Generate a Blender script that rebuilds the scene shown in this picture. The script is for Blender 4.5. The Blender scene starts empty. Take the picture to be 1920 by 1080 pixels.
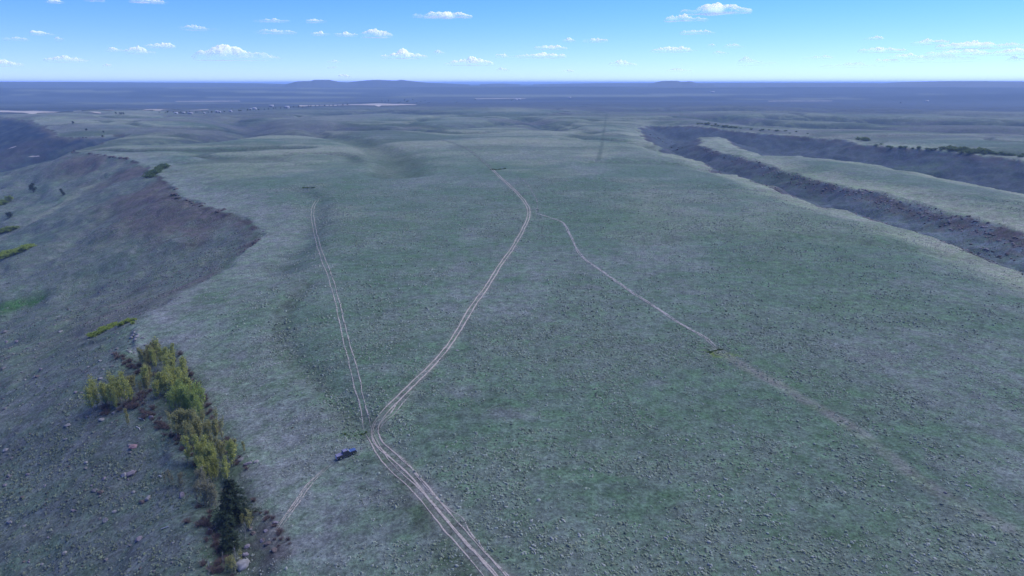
import bpy, bmesh, math, random
import numpy as np
from mathutils import Vector, Matrix

R = math.radians
random.seed(7)
RNG = np.random.default_rng(11)
scene = bpy.context.scene
COL = scene.collection

# ------------------------------------------------------------------ camera model
CAM_H = 92.0
PITCH = 16.48
F = 1300.0            # focal length in pixels of a 1920 wide frame
SP, CP = math.sin(R(PITCH)), math.cos(R(PITCH))


def ray(u, v):
    a = (np.asarray(u, float) - 960) / F
    b = (540 - np.asarray(v, float)) / F
    d = np.stack([a, CP + b * SP, -SP + b * CP], -1)
    return d / np.linalg.norm(d, axis=-1, keepdims=True)


def at(u, v, z=0.0):
    d = ray(u, v)
    t = (z - CAM_H) / d[..., 2]
    return d[..., :2] * t[..., None]


def flat(pts, z=0.0):
    p = np.array(pts, float)
    return at(p[:, 0], p[:, 1], z)


# ------------------------------------------------------------------ noise
def _hash(ix, iy, s):
    h = (ix.astype(np.int64) * 374761393 + iy.astype(np.int64) * 668265263 + s * 974634777) & 0xFFFFFFFF
    h = ((h ^ (h >> 13)) * 1274126177) & 0x7FFFFFFF
    h = ((h ^ (h >> 16)) * 1103515245) & 0xFFFFFFFF
    return ((h ^ (h >> 15)) & 0xFFFFFF).astype(np.float64) / 16777215.0


def vnoise(x, y, s=0):
    ix, iy = np.floor(x), np.floor(y)
    fx, fy = x - ix, y - iy
    fx = fx * fx * fx * (fx * (fx * 6 - 15) + 10)
    fy = fy * fy * fy * (fy * (fy * 6 - 15) + 10)
    a, b = _hash(ix, iy, s), _hash(ix + 1, iy, s)
    c, d = _hash(ix, iy + 1, s), _hash(ix + 1, iy + 1, s)
    return (a + (b - a) * fx) * (1 - fy) + (c + (d - c) * fx) * fy * 1.0 - 0.5


def fbm(x, y, s=0, oct=4, gain=0.5):
    o, a, t = 0.0, 1.0, 0.0
    for k in range(oct):
        c, sn = math.cos(k * 1.3), math.sin(k * 1.3)
        o = o + a * vnoise((x * c - y * sn) * 2 ** k, (x * sn + y * c) * 2 ** k, s + k * 17)
        t += a
        a *= gain
    return o / t * 2


def sstep(a, b, x):
    t = np.clip((x - a) / (b - a), 0, 1)
    return t * t * (3 - 2 * t)


def seg_dist(px, py, poly, closed=False):
    n = len(poly)
    best = np.full(px.shape, 1e12)
    for i in range(n if closed else n - 1):
        ax, ay = poly[i]
        bx, by = poly[(i + 1) % n]
        dx, dy = bx - ax, by - ay
        L = dx * dx + dy * dy + 1e-9
        t = np.clip(((px - ax) * dx + (py - ay) * dy) / L, 0, 1)
        ex, ey = px - ax - t * dx, py - ay - t * dy
        np.minimum(best, ex * ex + ey * ey, out=best)
    return np.sqrt(best)


def inside(px, py, poly):
    n = len(poly)
    r = np.zeros(px.shape, bool)
    for i in range(n):
        ax, ay = poly[i]
        bx, by = poly[(i + 1) % n]
        if ay == by:
            continue
        c = (ay > py) != (by > py)
        r ^= c & (px < (bx - ax) * (py - ay) / (by - ay) + ax)
    return r


def smooth_poly(p, k=4):
    p = np.asarray(p, float)
    out = []
    n = len(p)
    for i in range(n - 1):
        p0, p1, p2, p3 = p[max(i - 1, 0)], p[i], p[i + 1], p[min(i + 2, n - 1)]
        for j in range(k):
            t = j / k
            out.append(0.5 * ((2 * p1) + (-p0 + p2) * t + (2 * p0 - 5 * p1 + 4 * p2 - p3) * t * t + (-p0 + 3 * p1 - 3 * p2 + p3) * t ** 3))
    out.append(p[-1])
    return np.array(out)


# ------------------------------------------------------------------ terrain layout
LEFT_RIM = flat([(470, 1500), (478, 1300), (488, 1150), (478, 1060), (458, 960), (440, 860), (398, 760), (350, 690), (300, 645), (268, 622), (262, 596),
                 (300, 558), (400, 503), (470, 458), (505, 425), (470, 394), (400, 374), (340, 352), (300, 318), (262, 293),
                 (215, 284), (140, 275), (165, 267), (215, 252), (258, 242), (215, 243), (160, 247), (112, 245), (92, 236),
                 (60, 225), (0, 219), (-300, 218)])
LEFT = np.vstack([LEFT_RIM, [[-9000, 1900], [-9000, -900], [-60, -900], [-40, -100]]])
RIGHT = flat([(2600, 720), (2350, 650), (2100, 560), (1920, 497), (1830, 466), (1750, 430), (1640, 400), (1530, 370), (1440, 338), (1345, 310),
              (1290, 291), (1240, 277), (1212, 261), (1196, 242), (1190, 231), (1215, 224), (1250, 226), (1290, 229), (1340, 233),
              (1400, 240), (1480, 247), (1590, 254), (1612, 264), (1740, 271), (1920, 290), (2350, 340), (2900, 400)])
SPUR = flat([(1312, 251), (1345, 250), (1362, 261), (1382, 272), (1430, 284), (1500, 286), (1600, 297), (1700, 312), (1800, 331), (1920, 353),
             (2100, 395), (2500, 480), (2500, 560), (2100, 472), (1920, 418), (1850, 399), (1760, 377), (1650, 349), (1560, 333), (1480, 313), (1420, 293),
             (1370, 281), (1330, 268)])
SWALES = [  # image polyline, half width m, depth m
    ([(480, 246), (560, 247), (640, 255), (690, 268), (728, 285), (748, 305), (742, 322)], 32, 9),
    ([(420, 218), (455, 226), (470, 238), (410, 252), (330, 262)], 60, 18),
    ([(600, 233), (720, 238), (850, 236), (980, 227)], 60, 14),
    ([(985, 219), (1010, 227), (1036, 241)], 40, 12),
    ([(1060, 262), (1130, 261), (1212, 268), (1250, 279)], 16, 5),
    ([(1120, 302), (1200, 304), (1290, 306), (1345, 314)], 16, 4.5),
    ([(1330, 350), (1400, 347), (1500, 352), (1545, 378)], 10, 2.5),
    ([(1200, 452), (1400, 446), (1600, 450), (1800, 470)], 12, 2),
    ([(575, 530), (540, 570), (528, 610), (545, 655), (600, 705), (650, 755), (682, 795)], 6, 1.3),
    ([(556, 352), (590, 370), (594, 392), (582, 425), (560, 462), (530, 500)], 11, 3.0),
    ([(640, 211), (730, 208), (820, 212)], 80, 14),
    ([(1150, 205), (1300, 206), (1500, 208)], 90, 16),
    ([(1330, 217), (1450, 226), (1600, 230), (1760, 238), (1920, 243), (2200, 256)], 60, 18),
    ([(1480, 219), (1600, 221), (1760, 226), (1920, 231), (2200, 240)], 75, 18),
    ([(1500, 207), (1650, 209), (1920, 214), (2200, 218)], 110, 20),
    ([(1560, 197), (1750, 199), (1920, 202)], 150, 22),
]
SWALES = [(smooth_poly(flat(p), 3), w, d) for p, w, d in SWALES]
GULLY = flat([(470, 1180), (452, 1060), (432, 960), (405, 860), (360, 770), (322, 700), (290, 655)], -4)
DRAW = flat([(60, 1000), (180, 840), (260, 740), (290, 660)], -30)


def canyon_d(x, y):
    """signed distances: inside the left valley, inside the right canyon (positive = over the edge)."""
    dl = seg_dist(x, y, LEFT_RIM)
    dl = np.where(inside(x, y, LEFT), dl, -dl)
    dr = seg_dist(x, y, RIGHT, True)
    dr = np.where(inside(x, y, RIGHT), dr, -dr)
    ds = seg_dist(x, y, SPUR, True)
    ds = np.where(inside(x, y, SPUR), -ds, ds)
    dr = np.where(np.abs(dr) < 3000, np.minimum(dr, ds), dr)
    return dl, dr


def drainage(x, y):
    n = fbm(x / 360, y / 300, 101, 3)
    return 1 - sstep(0.0, .09, np.abs(n))


def surface(x, y, full=False):
    x = np.asarray(x, float)
    y = np.asarray(y, float)
    r = np.hypot(x, y)
    near = 1 - sstep(2500, 5000, r)
    dl, dr = canyon_d(x, y)
    rag = 4.5 * fbm(x / 34, y / 34, 5, 3) * np.clip(r / 400, 0.45, 2.2)
    dl = dl + rag + 1.8 * fbm(x / 13, y / 13, 7, 2) * sstep(220, 300, r)
    dr = dr + rag * 1.3 + 1.5 * fbm(x / 11, y / 11, 6, 2)
    z = 0.9 * fbm(x / 90, y / 90, 1, 3) + 0.16 * fbm(x / 9, y / 9, 2, 3)
    z = z + sstep(700, 1800, r) * 13 * fbm(x / 420, y / 420, 3, 3) * near
    z = z - 5 * drainage(x, y) * sstep(700, 1100, r) * near * (np.maximum(dl, dr) < 0) * sstep(0, 40, -np.maximum(dl, dr))
    # gentle rolling of the shoulders towards the rims
    z = z - 5.0 * sstep(-75, 0, dl) ** 2 - 5.0 * sstep(-70, 0, dr) ** 2
    # valley sides
    pl, pr = np.maximum(dl, 0), np.maximum(dr, 0)
    gl = np.sqrt(pl * pl + 49) - 7
    gl = gl * (1 + 0.16 * fbm(x / 45, y / 45, 8, 3) * sstep(4, 60, pl))
    z = z - 150 * (1 - np.exp(-0.40 * gl / 150))
    z = z - 1.3 * sstep(1.5, 4.0, pl) * sstep(-0.1, 0.25, fbm(x / 26, y / 26, 21, 2))
    z = z + sstep(10, 60, pl) * (1.6 * fbm(x / 22, y / 22, 9, 4) + 5 * fbm(x / 120, y / 120, 12, 3))
    gr = np.sqrt(pr * pr + 36) - 6
    gr = gr * (1 + 0.26 * fbm(x / 40, y / 40, 14, 3) * sstep(4, 50, pr))
    z = z - 52 * (1 - np.exp(-0.50 * gr / 52))
    z = z - 1.6 * sstep(1.0, 3.5, pr) * sstep(-0.2, 0.2, fbm(x / 30, y / 30, 22, 2))
    z = z + sstep(6, 40, pr) * 2.3 * fbm(x / 16, y / 16, 15, 4)
    sw = np.zeros_like(x)
    for p, w, d in SWALES:
        m = (x > p[:, 0].min() - 3 * w) & (x < p[:, 0].max() + 3 * w) & (y > p[:, 1].min() - 3 * w) & (y < p[:, 1].max() + 3 * w)
        if m.any():
            q = np.exp(-(seg_dist(x[m], y[m], p) / w) ** 2)
            sw[m] = np.maximum(sw[m], q * d)
    z = z - sw
    m = (r < 420) & (x < 0)
    if m.any():
        g = np.zeros_like(x)
        g[m] = 2.6 * np.exp(-(seg_dist(x[m], y[m], GULLY) / 6.0) ** 2)
        z = z - g
    # the plains beyond the tableland
    z = z - 34 * sstep(2600, 6500, r) + 88 * sstep(4300, 7000, r) + sstep(4000, 12000, r) * 7 * fbm(x / 2600, y / 2600, 4, 3)
    if full:
        return z, dl, dr, sw
    return z


def ground_at(pts):
    """where the rays through picture points meet the ground."""
    p = np.array(pts, float).reshape(-1, 2)
    d = ray(p[:, 0], p[:, 1])
    ts = np.geomspace(90, 16000, 420)
    lo, hi = None, None
    T = np.tile(ts, (len(p), 1))
    for rep in range(3):
        gap = CAM_H + d[:, 2:3] * T - surface(d[:, 0:1] * T, d[:, 1:2] * T)
        i = np.maximum(np.argmax(gap < 0, 1), 1)
        k = np.arange(len(p))
        lo, hi = T[k, i - 1], T[k, i]
        T = lo[:, None] + (hi - lo)[:, None] * np.linspace(0, 1, 14)[None]
    g0, g1 = gap[k, i - 1], gap[k, i]
    hi = lo + (hi - lo) * np.clip(g0 / (g0 - g1 + 1e-9), 0, 1)
    P = np.stack([d[:, 0] * hi, d[:, 1] * hi], -1)
    return np.column_stack([P, surface(P[:, 0], P[:, 1])])


# ------------------------------------------------------------------ tracks (picture polylines on the tableland)
MAIN = [(1105, 1330), (1035, 1215), (972, 1120), (938, 1078), (893, 1030), (853, 985), (815, 938), (785, 902), (755, 872), (730, 850), (712, 834), (703, 818), (703, 803), (710, 787),
        (724, 769), (747, 746), (781, 714), (815, 680), (840, 650), (862, 615), (886, 575), (911, 540), (936, 500), (961, 465), (981, 430), (991, 406),
        (990, 389), (975, 368), (955, 348), (935, 330), (921, 316)]
SECOND = [(1080, 1330), (1010, 1215), (950, 1120), (915, 1075), (870, 1024), (832, 982), (795, 938), (768, 908), (738, 880), (714, 852), (699, 826), (690, 808)]
SPLIT = [(712, 826), (735, 845), (762, 868), (785, 895), (805, 920), (828, 942), (848, 960), (866, 972), (876, 992), (890, 1012), (915, 1040), (950, 1075), (985, 1118), (1045, 1210)]
LOOP = [(707, 812), (722, 790), (738, 776), (752, 756), (775, 732)]
LEFTT = [(690, 806), (684, 775), (676, 745), (666, 705), (655, 662), (643, 612), (632, 565), (620, 522), (607, 490), (597, 460), (590, 430), (586, 405), (588, 388), (596, 374)]
RIGHTT = [(1005, 400), (1030, 408), (1056, 419), (1070, 444), (1090, 480), (1130, 510), (1180, 545), (1222, 572), (1270, 604), (1322, 634), (1345, 656)]
RIGHTB = [(1345, 656), (1400, 690), (1450, 715), (1500, 745), (1548, 773), (1600, 803), (1660, 850), (1740, 910), (1830, 960), (1920, 1005)]
UPPER = [(960, 328), (985, 341), (1001, 365), (1008, 384), (1005, 400)]
FARTH = [(921, 316), (905, 302), (880, 282), (852, 269), (822, 261)]
TRUCKT = [(617, 873), (583, 905), (557, 940), (536, 970), (514, 1003)]
OLDT = [(716, 812), (780, 797), (850, 781), (920, 764), (985, 748), (1060, 735)]
STRIP = [(1138, 212), (1134, 236), (1129, 268), (1122, 300)]

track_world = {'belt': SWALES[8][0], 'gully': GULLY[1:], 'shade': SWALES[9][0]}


def track_pts(name, pix):
    if name not in track_world:
        P = ground_at(smooth_poly(pix, 6))
        track_world[name] = P[:, :2]
    return track_world[name]


for nm, px in (('main', MAIN), ('second', SECOND), ('split', SPLIT), ('loop', LOOP), ('left', LEFTT), ('right', RIGHTT), ('rightb', RIGHTB), ('upper', UPPER),
               ('far', FARTH), ('truck', TRUCKT), ('old', OLDT), ('strip', STRIP)):
    track_pts(nm, px)


# ------------------------------------------------------------------ ground colours (albedo, some with haze or shade put in)
C_SAGE = np.array([0.104, 0.137, 0.108])
C_SAGE2 = np.array([0.126, 0.147, 0.128])
C_PALE = np.array([0.245, 0.235, 0.185])
C_LAV = np.array([0.166, 0.169, 0.168])
C_GREEN = np.array([0.080, 0.124, 0.072])
C_ROCK = np.array([0.118, 0.088, 0.094])
C_SLOPE = np.array([0.126, 0.133, 0.126])
C_BRUSH = np.array([0.075, 0.090, 0.066])
C_WORN = np.array([0.195, 0.178, 0.165])
C_DEEP = np.array([0.020, 0.028, 0.038])  # juniper dark with the blue of distance haze mixed in
C_PLAIN = np.array([0.066, 0.076, 0.100])  # sage plain, darkened and blued in place of thicker haze
C_PLAIN2 = np.array([0.040, 0.050, 0.064])  # darker plain bands, haze blue likewise in the colour

# patches: (u, v, radius along the view m, radius across m, colour, strength)
PATCHES = [
    (420, 545, 30, 14, C_GREEN, .75), (395, 560, 16, 10, C_GREEN, .5), (605, 600, 9, 4, C_GREEN, .55), (300, 600, 10, 9, C_LAV, .9), (330, 585, 12, 8, C_LAV, .7),
    (490, 655, 16, 22, C_LAV, .6), (560, 800, 10, 17, C_LAV, .65), (640, 990, 13, 14, C_LAV, .65), (600, 930, 9, 8, C_LAV, .5), (720, 690, 9, 9, C_LAV, .7),
    (700, 980, 10, 12, C_SAGE2, .5), (500, 1010, 7, 6, C_ROCK, .75), (530, 1040, 4, 5, C_ROCK, .7),
    (800, 770, 4, 5, C_GREEN, .7), (838, 834, 3, 3, C_GREEN, 1.), (1040, 883, 3.5, 4, C_GREEN, .9), (1330, 655, 6, 7, C_GREEN, .8), (1350, 664, 3, 5, np.array([.14, .16, .03]), .8),
    (670, 815, 5, 4, C_GREEN, .9), (700, 860, 6, 6, C_GREEN, .6), (1100, 800, 6, 8, C_GREEN, .35), (1230, 930, 4, 5, C_GREEN, .6), (1590, 1010, 4, 6, C_GREEN, .7),
    (1380, 740, 4, 5, C_GREEN, .6), (1560, 815, 4, 5, C_GREEN, .6), (1700, 830, 4, 6, C_GREEN, .6), (1610, 910, 6, 7, C_GREEN, .5), (970, 880, 5, 6, C_GREEN, .5),
    (870, 730, 8, 9, C_LAV, .7), (960, 775, 5, 12, C_LAV, .6), (1240, 720, 5, 7, C_LAV, .6), (1040, 775, 5, 6, C_GREEN, .4),
    (1460, 340, 60, 45, C_GREEN, .45), (1500, 405, 40, 30, C_GREEN, .5), (1720, 320, 60, 40, C_GREEN, .55), (1620, 310, 50, 30, C_GREEN, .4), (1850, 365, 40, 40, C_GREEN, .4),
    (1500, 560, 30, 60, C_GREEN, .15), (1700, 590, 30, 30, C_GREEN, .15), (800, 320, 60, 50, C_GREEN, .4), (1000, 325, 40, 45, C_GREEN, .5), (700, 420, 20, 30, C_GREEN, .35),
    (600, 340, 40, 50, C_GREEN, .35), (340, 320, 60, 40, C_GREEN, .3), (450, 340, 40, 40, C_GREEN, .35), (620, 295, 50, 50, C_GREEN, .3),
    (680, 300, 90, 20, C_BRUSH, .4), (750, 310, 40, 10, C_BRUSH, .7), (690, 270, 60, 14, C_BRUSH, .7),
    (890, 440, 25, 14, C_LAV, .5), (640, 400, 30, 25, C_PALE, .25), (540, 390, 40, 12, C_LAV, .8), (480, 380, 30, 10, C_LAV, .8), (600, 370, 30, 10, C_BRUSH, .3),
    (30, 573, 12, 20, C_GREEN * np.array([.75, 1, .6]), 1.), (75, 563, 8, 10, C_GREEN * np.array([.75, 1, .6]), 1.), (20, 640, 12, 20, C_GREEN, .35), (200, 500, 20, 20, C_GREEN, .35), (100, 660, 14, 18, C_GREEN, .3),
    (1120, 285, 90, 25, C_PALE, .35), (1000, 278, 90, 30, C_LAV, .4), (560, 262, 90, 40, C_PALE, .3), (480, 270, 60, 30, C_PALE, .3), (700, 215, 250, 120, C_LAV, .5),
    (430, 228, 160, 60, C_PALE, .35), (620, 222, 160, 60, C_PALE, .35), (270, 210, 260, 80, C_PALE, .5), (880, 235, 200, 70, C_LAV, .35), (30, 285, 120, 60, C_ROCK, .4),
    (730, 890, 5, 3, C_BRUSH, .6), (760, 935, 7, 3.5, C_BRUSH, .8), (795, 980, 7, 4, C_BRUSH, .85), (835, 1030, 7, 4, C_BRUSH, .85), (870, 1075, 6, 4, C_BRUSH, .8),
    (600, 1000, 10, 9, C_LAV, .5), (700, 940, 9, 8, C_LAV, .4), (420, 700, 14, 10, C_LAV, .45), (470, 760, 12, 10, C_LAV, .45),
]


def ground_colour(x, y, z, dl, dr, sw, slope):
    r = np.hypot(x, y)
    n1 = fbm(x / 38, y / 38, 31, 4)
    n2 = fbm(x / 75, y / 75, 41, 4)
    n3 = fbm(x / 14, y / 14, 51, 3)
    n4 = fbm(x / 160, y / 160, 61, 4)
    c = np.empty(x.shape + (3,))
    c[:] = C_SAGE

    def mix(col, w):
        w = np.clip(w, 0, 1)[..., None]
        c[:] = c * (1 - w) + col * w

    mix(C_SAGE2, sstep(-.3, .4, n1))
    mix(C_LAV, .55 * sstep(.10, .5, n2 + .4 * n3))
    mix(C_GREEN, .36 * sstep(.12, .5, -n2 + .55 * n3 - .1))
    mix(C_GREEN, .18 * sstep(.1, .6, n4) * sstep(250, 500, r))
    mix(C_PALE, .40 * sstep(.05, .5, -n4 + .3 * n1) * sstep(250, 700, r))
    far = sstep(500, 1100, r)
    mix(C_PALE * 1.15, .82 * sstep(-48, -4, dr) * (1 - sstep(3, 9, dr)) * (.8 + .4 * n1))
    mix(C_PALE, .28 * sstep(-60, -6, dl) * (1 - sstep(2, 10, dl)) * (.6 + .6 * n1))
    mix(C_LAV * 1.12, .85 * sstep(-50, -8, dl) * (1 - sstep(2, 8, dl)) * (.75 + .5 * n3))
    # valley sides
    mix(C_SLOPE, .9 * sstep(4, 16, dl))
    mix(C_LAV * .82, .55 * sstep(4, 20, dl) * sstep(-.1, .4, fbm(x / 22, y / 70, 71, 4)))
    mix(C_SAGE * 1.05, .6 * sstep(30, 70, dl) * sstep(-.2, .3, n2))
    mix(C_ROCK, .8 * sstep(2, 8, dl) * (1 - sstep(30, 105, dl)) * sstep(-.4, .2, n2 + .5 * n3) * sstep(300, 430, r))
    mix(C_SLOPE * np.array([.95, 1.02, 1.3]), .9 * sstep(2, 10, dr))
    mix(C_BRUSH, .5 * sstep(8, 20, dr) * sstep(-.05, .3, n3 - .3 * n1))
    mix(C_ROCK * np.array([1.35, 1.1, 1.05]), .6 * sstep(2, 6, dr) * (1 - sstep(18, 30, dr)) * sstep(0, .3, fbm(x / 5, y / 5, 33, 3)))
    mix(C_ROCK * .75, .9 * sstep(3, 7, dr) * (1 - sstep(13, 22, dr)) * sstep(-.25, .2, n3 + .4 * n1))
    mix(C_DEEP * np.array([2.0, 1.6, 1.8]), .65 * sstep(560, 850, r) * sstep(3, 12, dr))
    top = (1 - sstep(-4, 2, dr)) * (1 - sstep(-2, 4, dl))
    rel = fbm(x / 420, y / 420, 3, 3)  # dry highs pale, low ground dark; colour stands in for relief shading
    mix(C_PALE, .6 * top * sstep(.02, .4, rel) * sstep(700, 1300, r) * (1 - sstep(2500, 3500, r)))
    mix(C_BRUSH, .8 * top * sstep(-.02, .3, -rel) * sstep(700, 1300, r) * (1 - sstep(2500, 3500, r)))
    dn = fbm(x / 360, y / 300, 101, 3)
    w_ = top * sstep(750, 1150, r) * (1 - sstep(2600, 3600, r))
    mix(C_PALE, .55 * w_ * sstep(.05, .09, dn) * (1 - sstep(.13, .24, dn)))
    mix(C_BRUSH * .8, .8 * w_ * (1 - sstep(.02, .055, np.abs(dn - .01))))
    st_ = fbm(x / 210 + .3 * n1, y / 60, 103, 5, .6)
    mix(C_BRUSH, .5 * w_ * sstep(.12, .2, st_))
    mix(C_PALE, .4 * w_ * sstep(.14, .24, -st_))
    # swales hold darker brush
    mix(C_BRUSH, .55 * np.clip(sw / 6, 0, 1) * sstep(.25, .8, sw / 6 + .3 * n3))
    mix(C_ROCK * .55, .9 * sstep(2, 4, dl) * (1 - sstep(6, 11, dl)) * sstep(-.15, .15, fbm(x / 15, y / 15, 35, 3)) * sstep(400, 450, r))
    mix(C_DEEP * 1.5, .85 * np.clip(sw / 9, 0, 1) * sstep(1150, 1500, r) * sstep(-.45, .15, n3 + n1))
    mix(np.array([.125, .112, .128]), .6 * top * sstep(1200, 1700, r) * sstep(-.1, .35, fbm(x / 260, y / 110, 95, 4)))
    # deep left valley and plains, haze blue put into the colour
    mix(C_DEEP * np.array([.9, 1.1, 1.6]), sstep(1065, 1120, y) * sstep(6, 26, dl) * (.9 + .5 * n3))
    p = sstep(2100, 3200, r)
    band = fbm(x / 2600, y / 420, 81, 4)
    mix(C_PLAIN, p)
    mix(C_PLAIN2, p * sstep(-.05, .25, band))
    mix(C_PALE * .9, .55 * p * sstep(.22, .4, fbm(x / 1700, y / 330, 91, 3)) * (1 - sstep(9000, 16000, r)))
    for (u, v, ra, rc, col, s) in PATCHES:
        q = PATCH_POS[(u, v, ra)]
        m = (np.abs(x - q[0]) < 3 * max(ra, rc)) & (np.abs(y - q[1]) < 3 * max(ra, rc))
        if not m.any():
            continue
        xx, yy = x[m] - q[0], y[m] - q[1]
        h = math.hypot(q[0], q[1])
        ey, ex = (xx * q[0] + yy * q[1]) / h, (xx * q[1] - yy * q[0]) / h
        w = 1.25 - np.sqrt((ey / ra) ** 2 + (ex / rc) ** 2) + .75 * n3[m] + .35 * n1[m]
        w = (sstep(0, 1.0, w) * s * (.62 if col is C_GREEN else .9))[:, None]
        c[m] = c[m] * (1 - w) + col * w
    # worn soil and brush along the lines; shoulder's shaded band painted in
    m = r < 1000
    for k, wd, s, col in (('main', 2.2, .7, C_WORN), ('second', 1.7, .6, C_WORN), ('left', 1.9, .28, C_LAV), ('right', 1.8, .38, C_LAV), ('rightb', 2.6, .85, C_WORN * 1.05), ('upper', 1.8, .2, C_LAV), ('loop', 3.0, .6, C_WORN), ('split', .9, .4, C_WORN),
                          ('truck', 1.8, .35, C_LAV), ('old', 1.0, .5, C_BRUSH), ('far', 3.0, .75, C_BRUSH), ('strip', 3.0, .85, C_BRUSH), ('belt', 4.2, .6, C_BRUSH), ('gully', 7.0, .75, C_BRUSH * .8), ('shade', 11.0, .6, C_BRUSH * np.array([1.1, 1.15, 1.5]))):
        p_ = track_world[k]
        mm = (x > p_[:, 0].min() - 12) & (x < p_[:, 0].max() + 12) & (y > p_[:, 1].min() - 12) & (y < p_[:, 1].max() + 12)
        if mm.any():
            w = (s * np.exp(-(seg_dist(x[mm], y[mm], p_) / wd) ** 4) * (.7 + .5 * n3[mm]).clip(0, 1))[:, None]
            c[mm] = c[mm] * (1 - w) + col * w
    # pale rubble chute on the far flank
    p_ = CHUTE
    mm = (x > p_[:, 0].min() - 30) & (x < p_[:, 0].max() + 30) & (y > p_[:, 1].min() - 30) & (y < p_[:, 1].max() + 30)
    w = (.6 * np.exp(-(seg_dist(x[mm], y[mm], p_) / 9) ** 2))[:, None]
    c[mm] = c[mm] * (1 - w) + C_PALE * w
    return c * np.array([.86, .94, .96])


PATCH_POS = {}
_pp = ground_at([(p[0], p[1]) for p in PATCHES])
for p, q in zip(PATCHES, _pp):
    PATCH_POS[(p[0], p[1], p[2])] = q
CHUTE = ground_at([(218, 312), (190, 336), (150, 362), (100, 392), (60, 418)])[:, :2]


# ------------------------------------------------------------------ materials
def new_mat(name):
    m = bpy.data.materials.new(name)
    m.use_nodes = True
    nt = m.node_tree
    b = nt.nodes['Principled BSDF']
    b.inputs['Roughness'].default_value = .9
    b.inputs['Specular IOR Level'].default_value = .15
    return m, nt, b


def flat_mat(name, col, rough=.85, metal=0, spec=.2, vary=.0, scale=3.0):
    m, nt, b = new_mat(name)
    b.inputs['Roughness'].default_value = rough
    b.inputs['Metallic'].default_value = metal
    b.inputs['Specular IOR Level'].default_value = spec
    if vary:
        tc = nt.nodes.new('ShaderNodeTexCoord')
        n = nt.nodes.new('ShaderNodeTexNoise')
        n.inputs['Scale'].default_value = scale
        n.inputs['Detail'].default_value = 6
        nt.links.new(tc.outputs['Object'], n.inputs['Vector'])
        rp = nt.nodes.new('ShaderNodeMapRange')
        rp.inputs['From Min'].default_value = .3
        rp.inputs['From Max'].default_value = .7
        rp.inputs['To Min'].default_value = 1 - vary
        rp.inputs['To Max'].default_value = 1 + vary
        nt.links.new(n.outputs['Fac'], rp.inputs['Value'])
        mx = nt.nodes.new('ShaderNodeVectorMath')
        mx.operation = 'SCALE'
        mx.inputs[0].default_value = col[:3]
        nt.links.new(rp.outputs['Result'], mx.inputs['Scale'])
        nt.links.new(mx.outputs['Vector'], b.inputs['Base Color'])
    else:
        b.inputs['Base Color'].default_value = (*col[:3], 1)
    return m


def attr_mat(name, attr='tint', rough=.95, vary=0.0, scale=1.0, translucent=0.0):
    m, nt, b = new_mat(name)
    b.inputs['Roughness'].default_value = rough
    a = nt.nodes.new('ShaderNodeAttribute')
    a.attribute_name = attr
    nt.links.new(a.outputs['Color'], b.inputs['Base Color'])
    return m


def ground_material():
    m, nt, b = new_mat('steppe ground')
    N, L = nt.nodes, nt.links
    b.inputs['Roughness'].default_value = 1
    b.inputs['Specular IOR Level'].default_value = .05
    a = N.new('ShaderNodeAttribute')
    a.attribute_name = 'tint'
    g = N.new('ShaderNodeNewGeometry')

    def noise(scale, detail, rough=.6, vec=None):
        n = N.new('ShaderNodeTexNoise')
        n.inputs['Scale'].default_value = scale
        n.inputs['Detail'].default_value = detail
        n.inputs['Roughness'].default_value = rough
        L.new(vec or g.outputs['Position'], n.inputs['Vector'])
        return n.outputs['Fac']

    def rng(s, a0, a1, b0, b1):
        r_ = N.new('ShaderNodeMapRange')
        for k, v_ in zip(('From Min', 'From Max', 'To Min', 'To Max'), (a0, a1, b0, b1)):
            r_.inputs[k].default_value = v_
        L.new(s, r_.inputs['Value'])
        return r_.outputs['Result']

    def mul(p, q):
        k = N.new('ShaderNodeMath')
        k.operation = 'MULTIPLY'
        L.new(p, k.inputs[0])
        L.new(q, k.inputs[1])
        return k.outputs[0]

    fine = rng(noise(1.1, 5, .7), .32, .68, .50, 1.5)
    mid = rng(noise(.28, 5, .65), .3, .7, .64, 1.36)
    wide = rng(noise(.045, 4, .6), .3, .7, .85, 1.15)
    tot = mul(mul(fine, mid), wide)
    sc = N.new('ShaderNodeVectorMath')
    sc.operation = 'SCALE'
    L.new(a.outputs['Color'], sc.inputs[0])
    L.new(tot, sc.inputs['Scale'])
    # small hue drift between grey sage and green grass
    hue = N.new('ShaderNodeMix')
    hue.data_type = 'RGBA'
    hue.blend_type = 'MULTIPLY'
    L.new(rng(noise(.13, 6, .7), .42, .62, 0, 1), hue.inputs['Factor'])
    L.new(sc.outputs['Vector'], hue.inputs['A'])
    hue.inputs['B'].default_value = (.86, 1.06, .80, 1)
    L.new(hue.outputs['Result'], b.inputs['Base Color'])
    bp = N.new('ShaderNodeBump')
    bp.inputs['Strength'].default_value = .9
    bp.inputs['Distance'].default_value = .45
    L.new(noise(.9, 6, .75), bp.inputs['Height'])
    L.new(bp.outputs['Normal'], b.inputs['Normal'])
    return m


M_GROUND = ground_material()
M_TINT = attr_mat('brush and stone')
M_LEAF = attr_mat('leaf')


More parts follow.
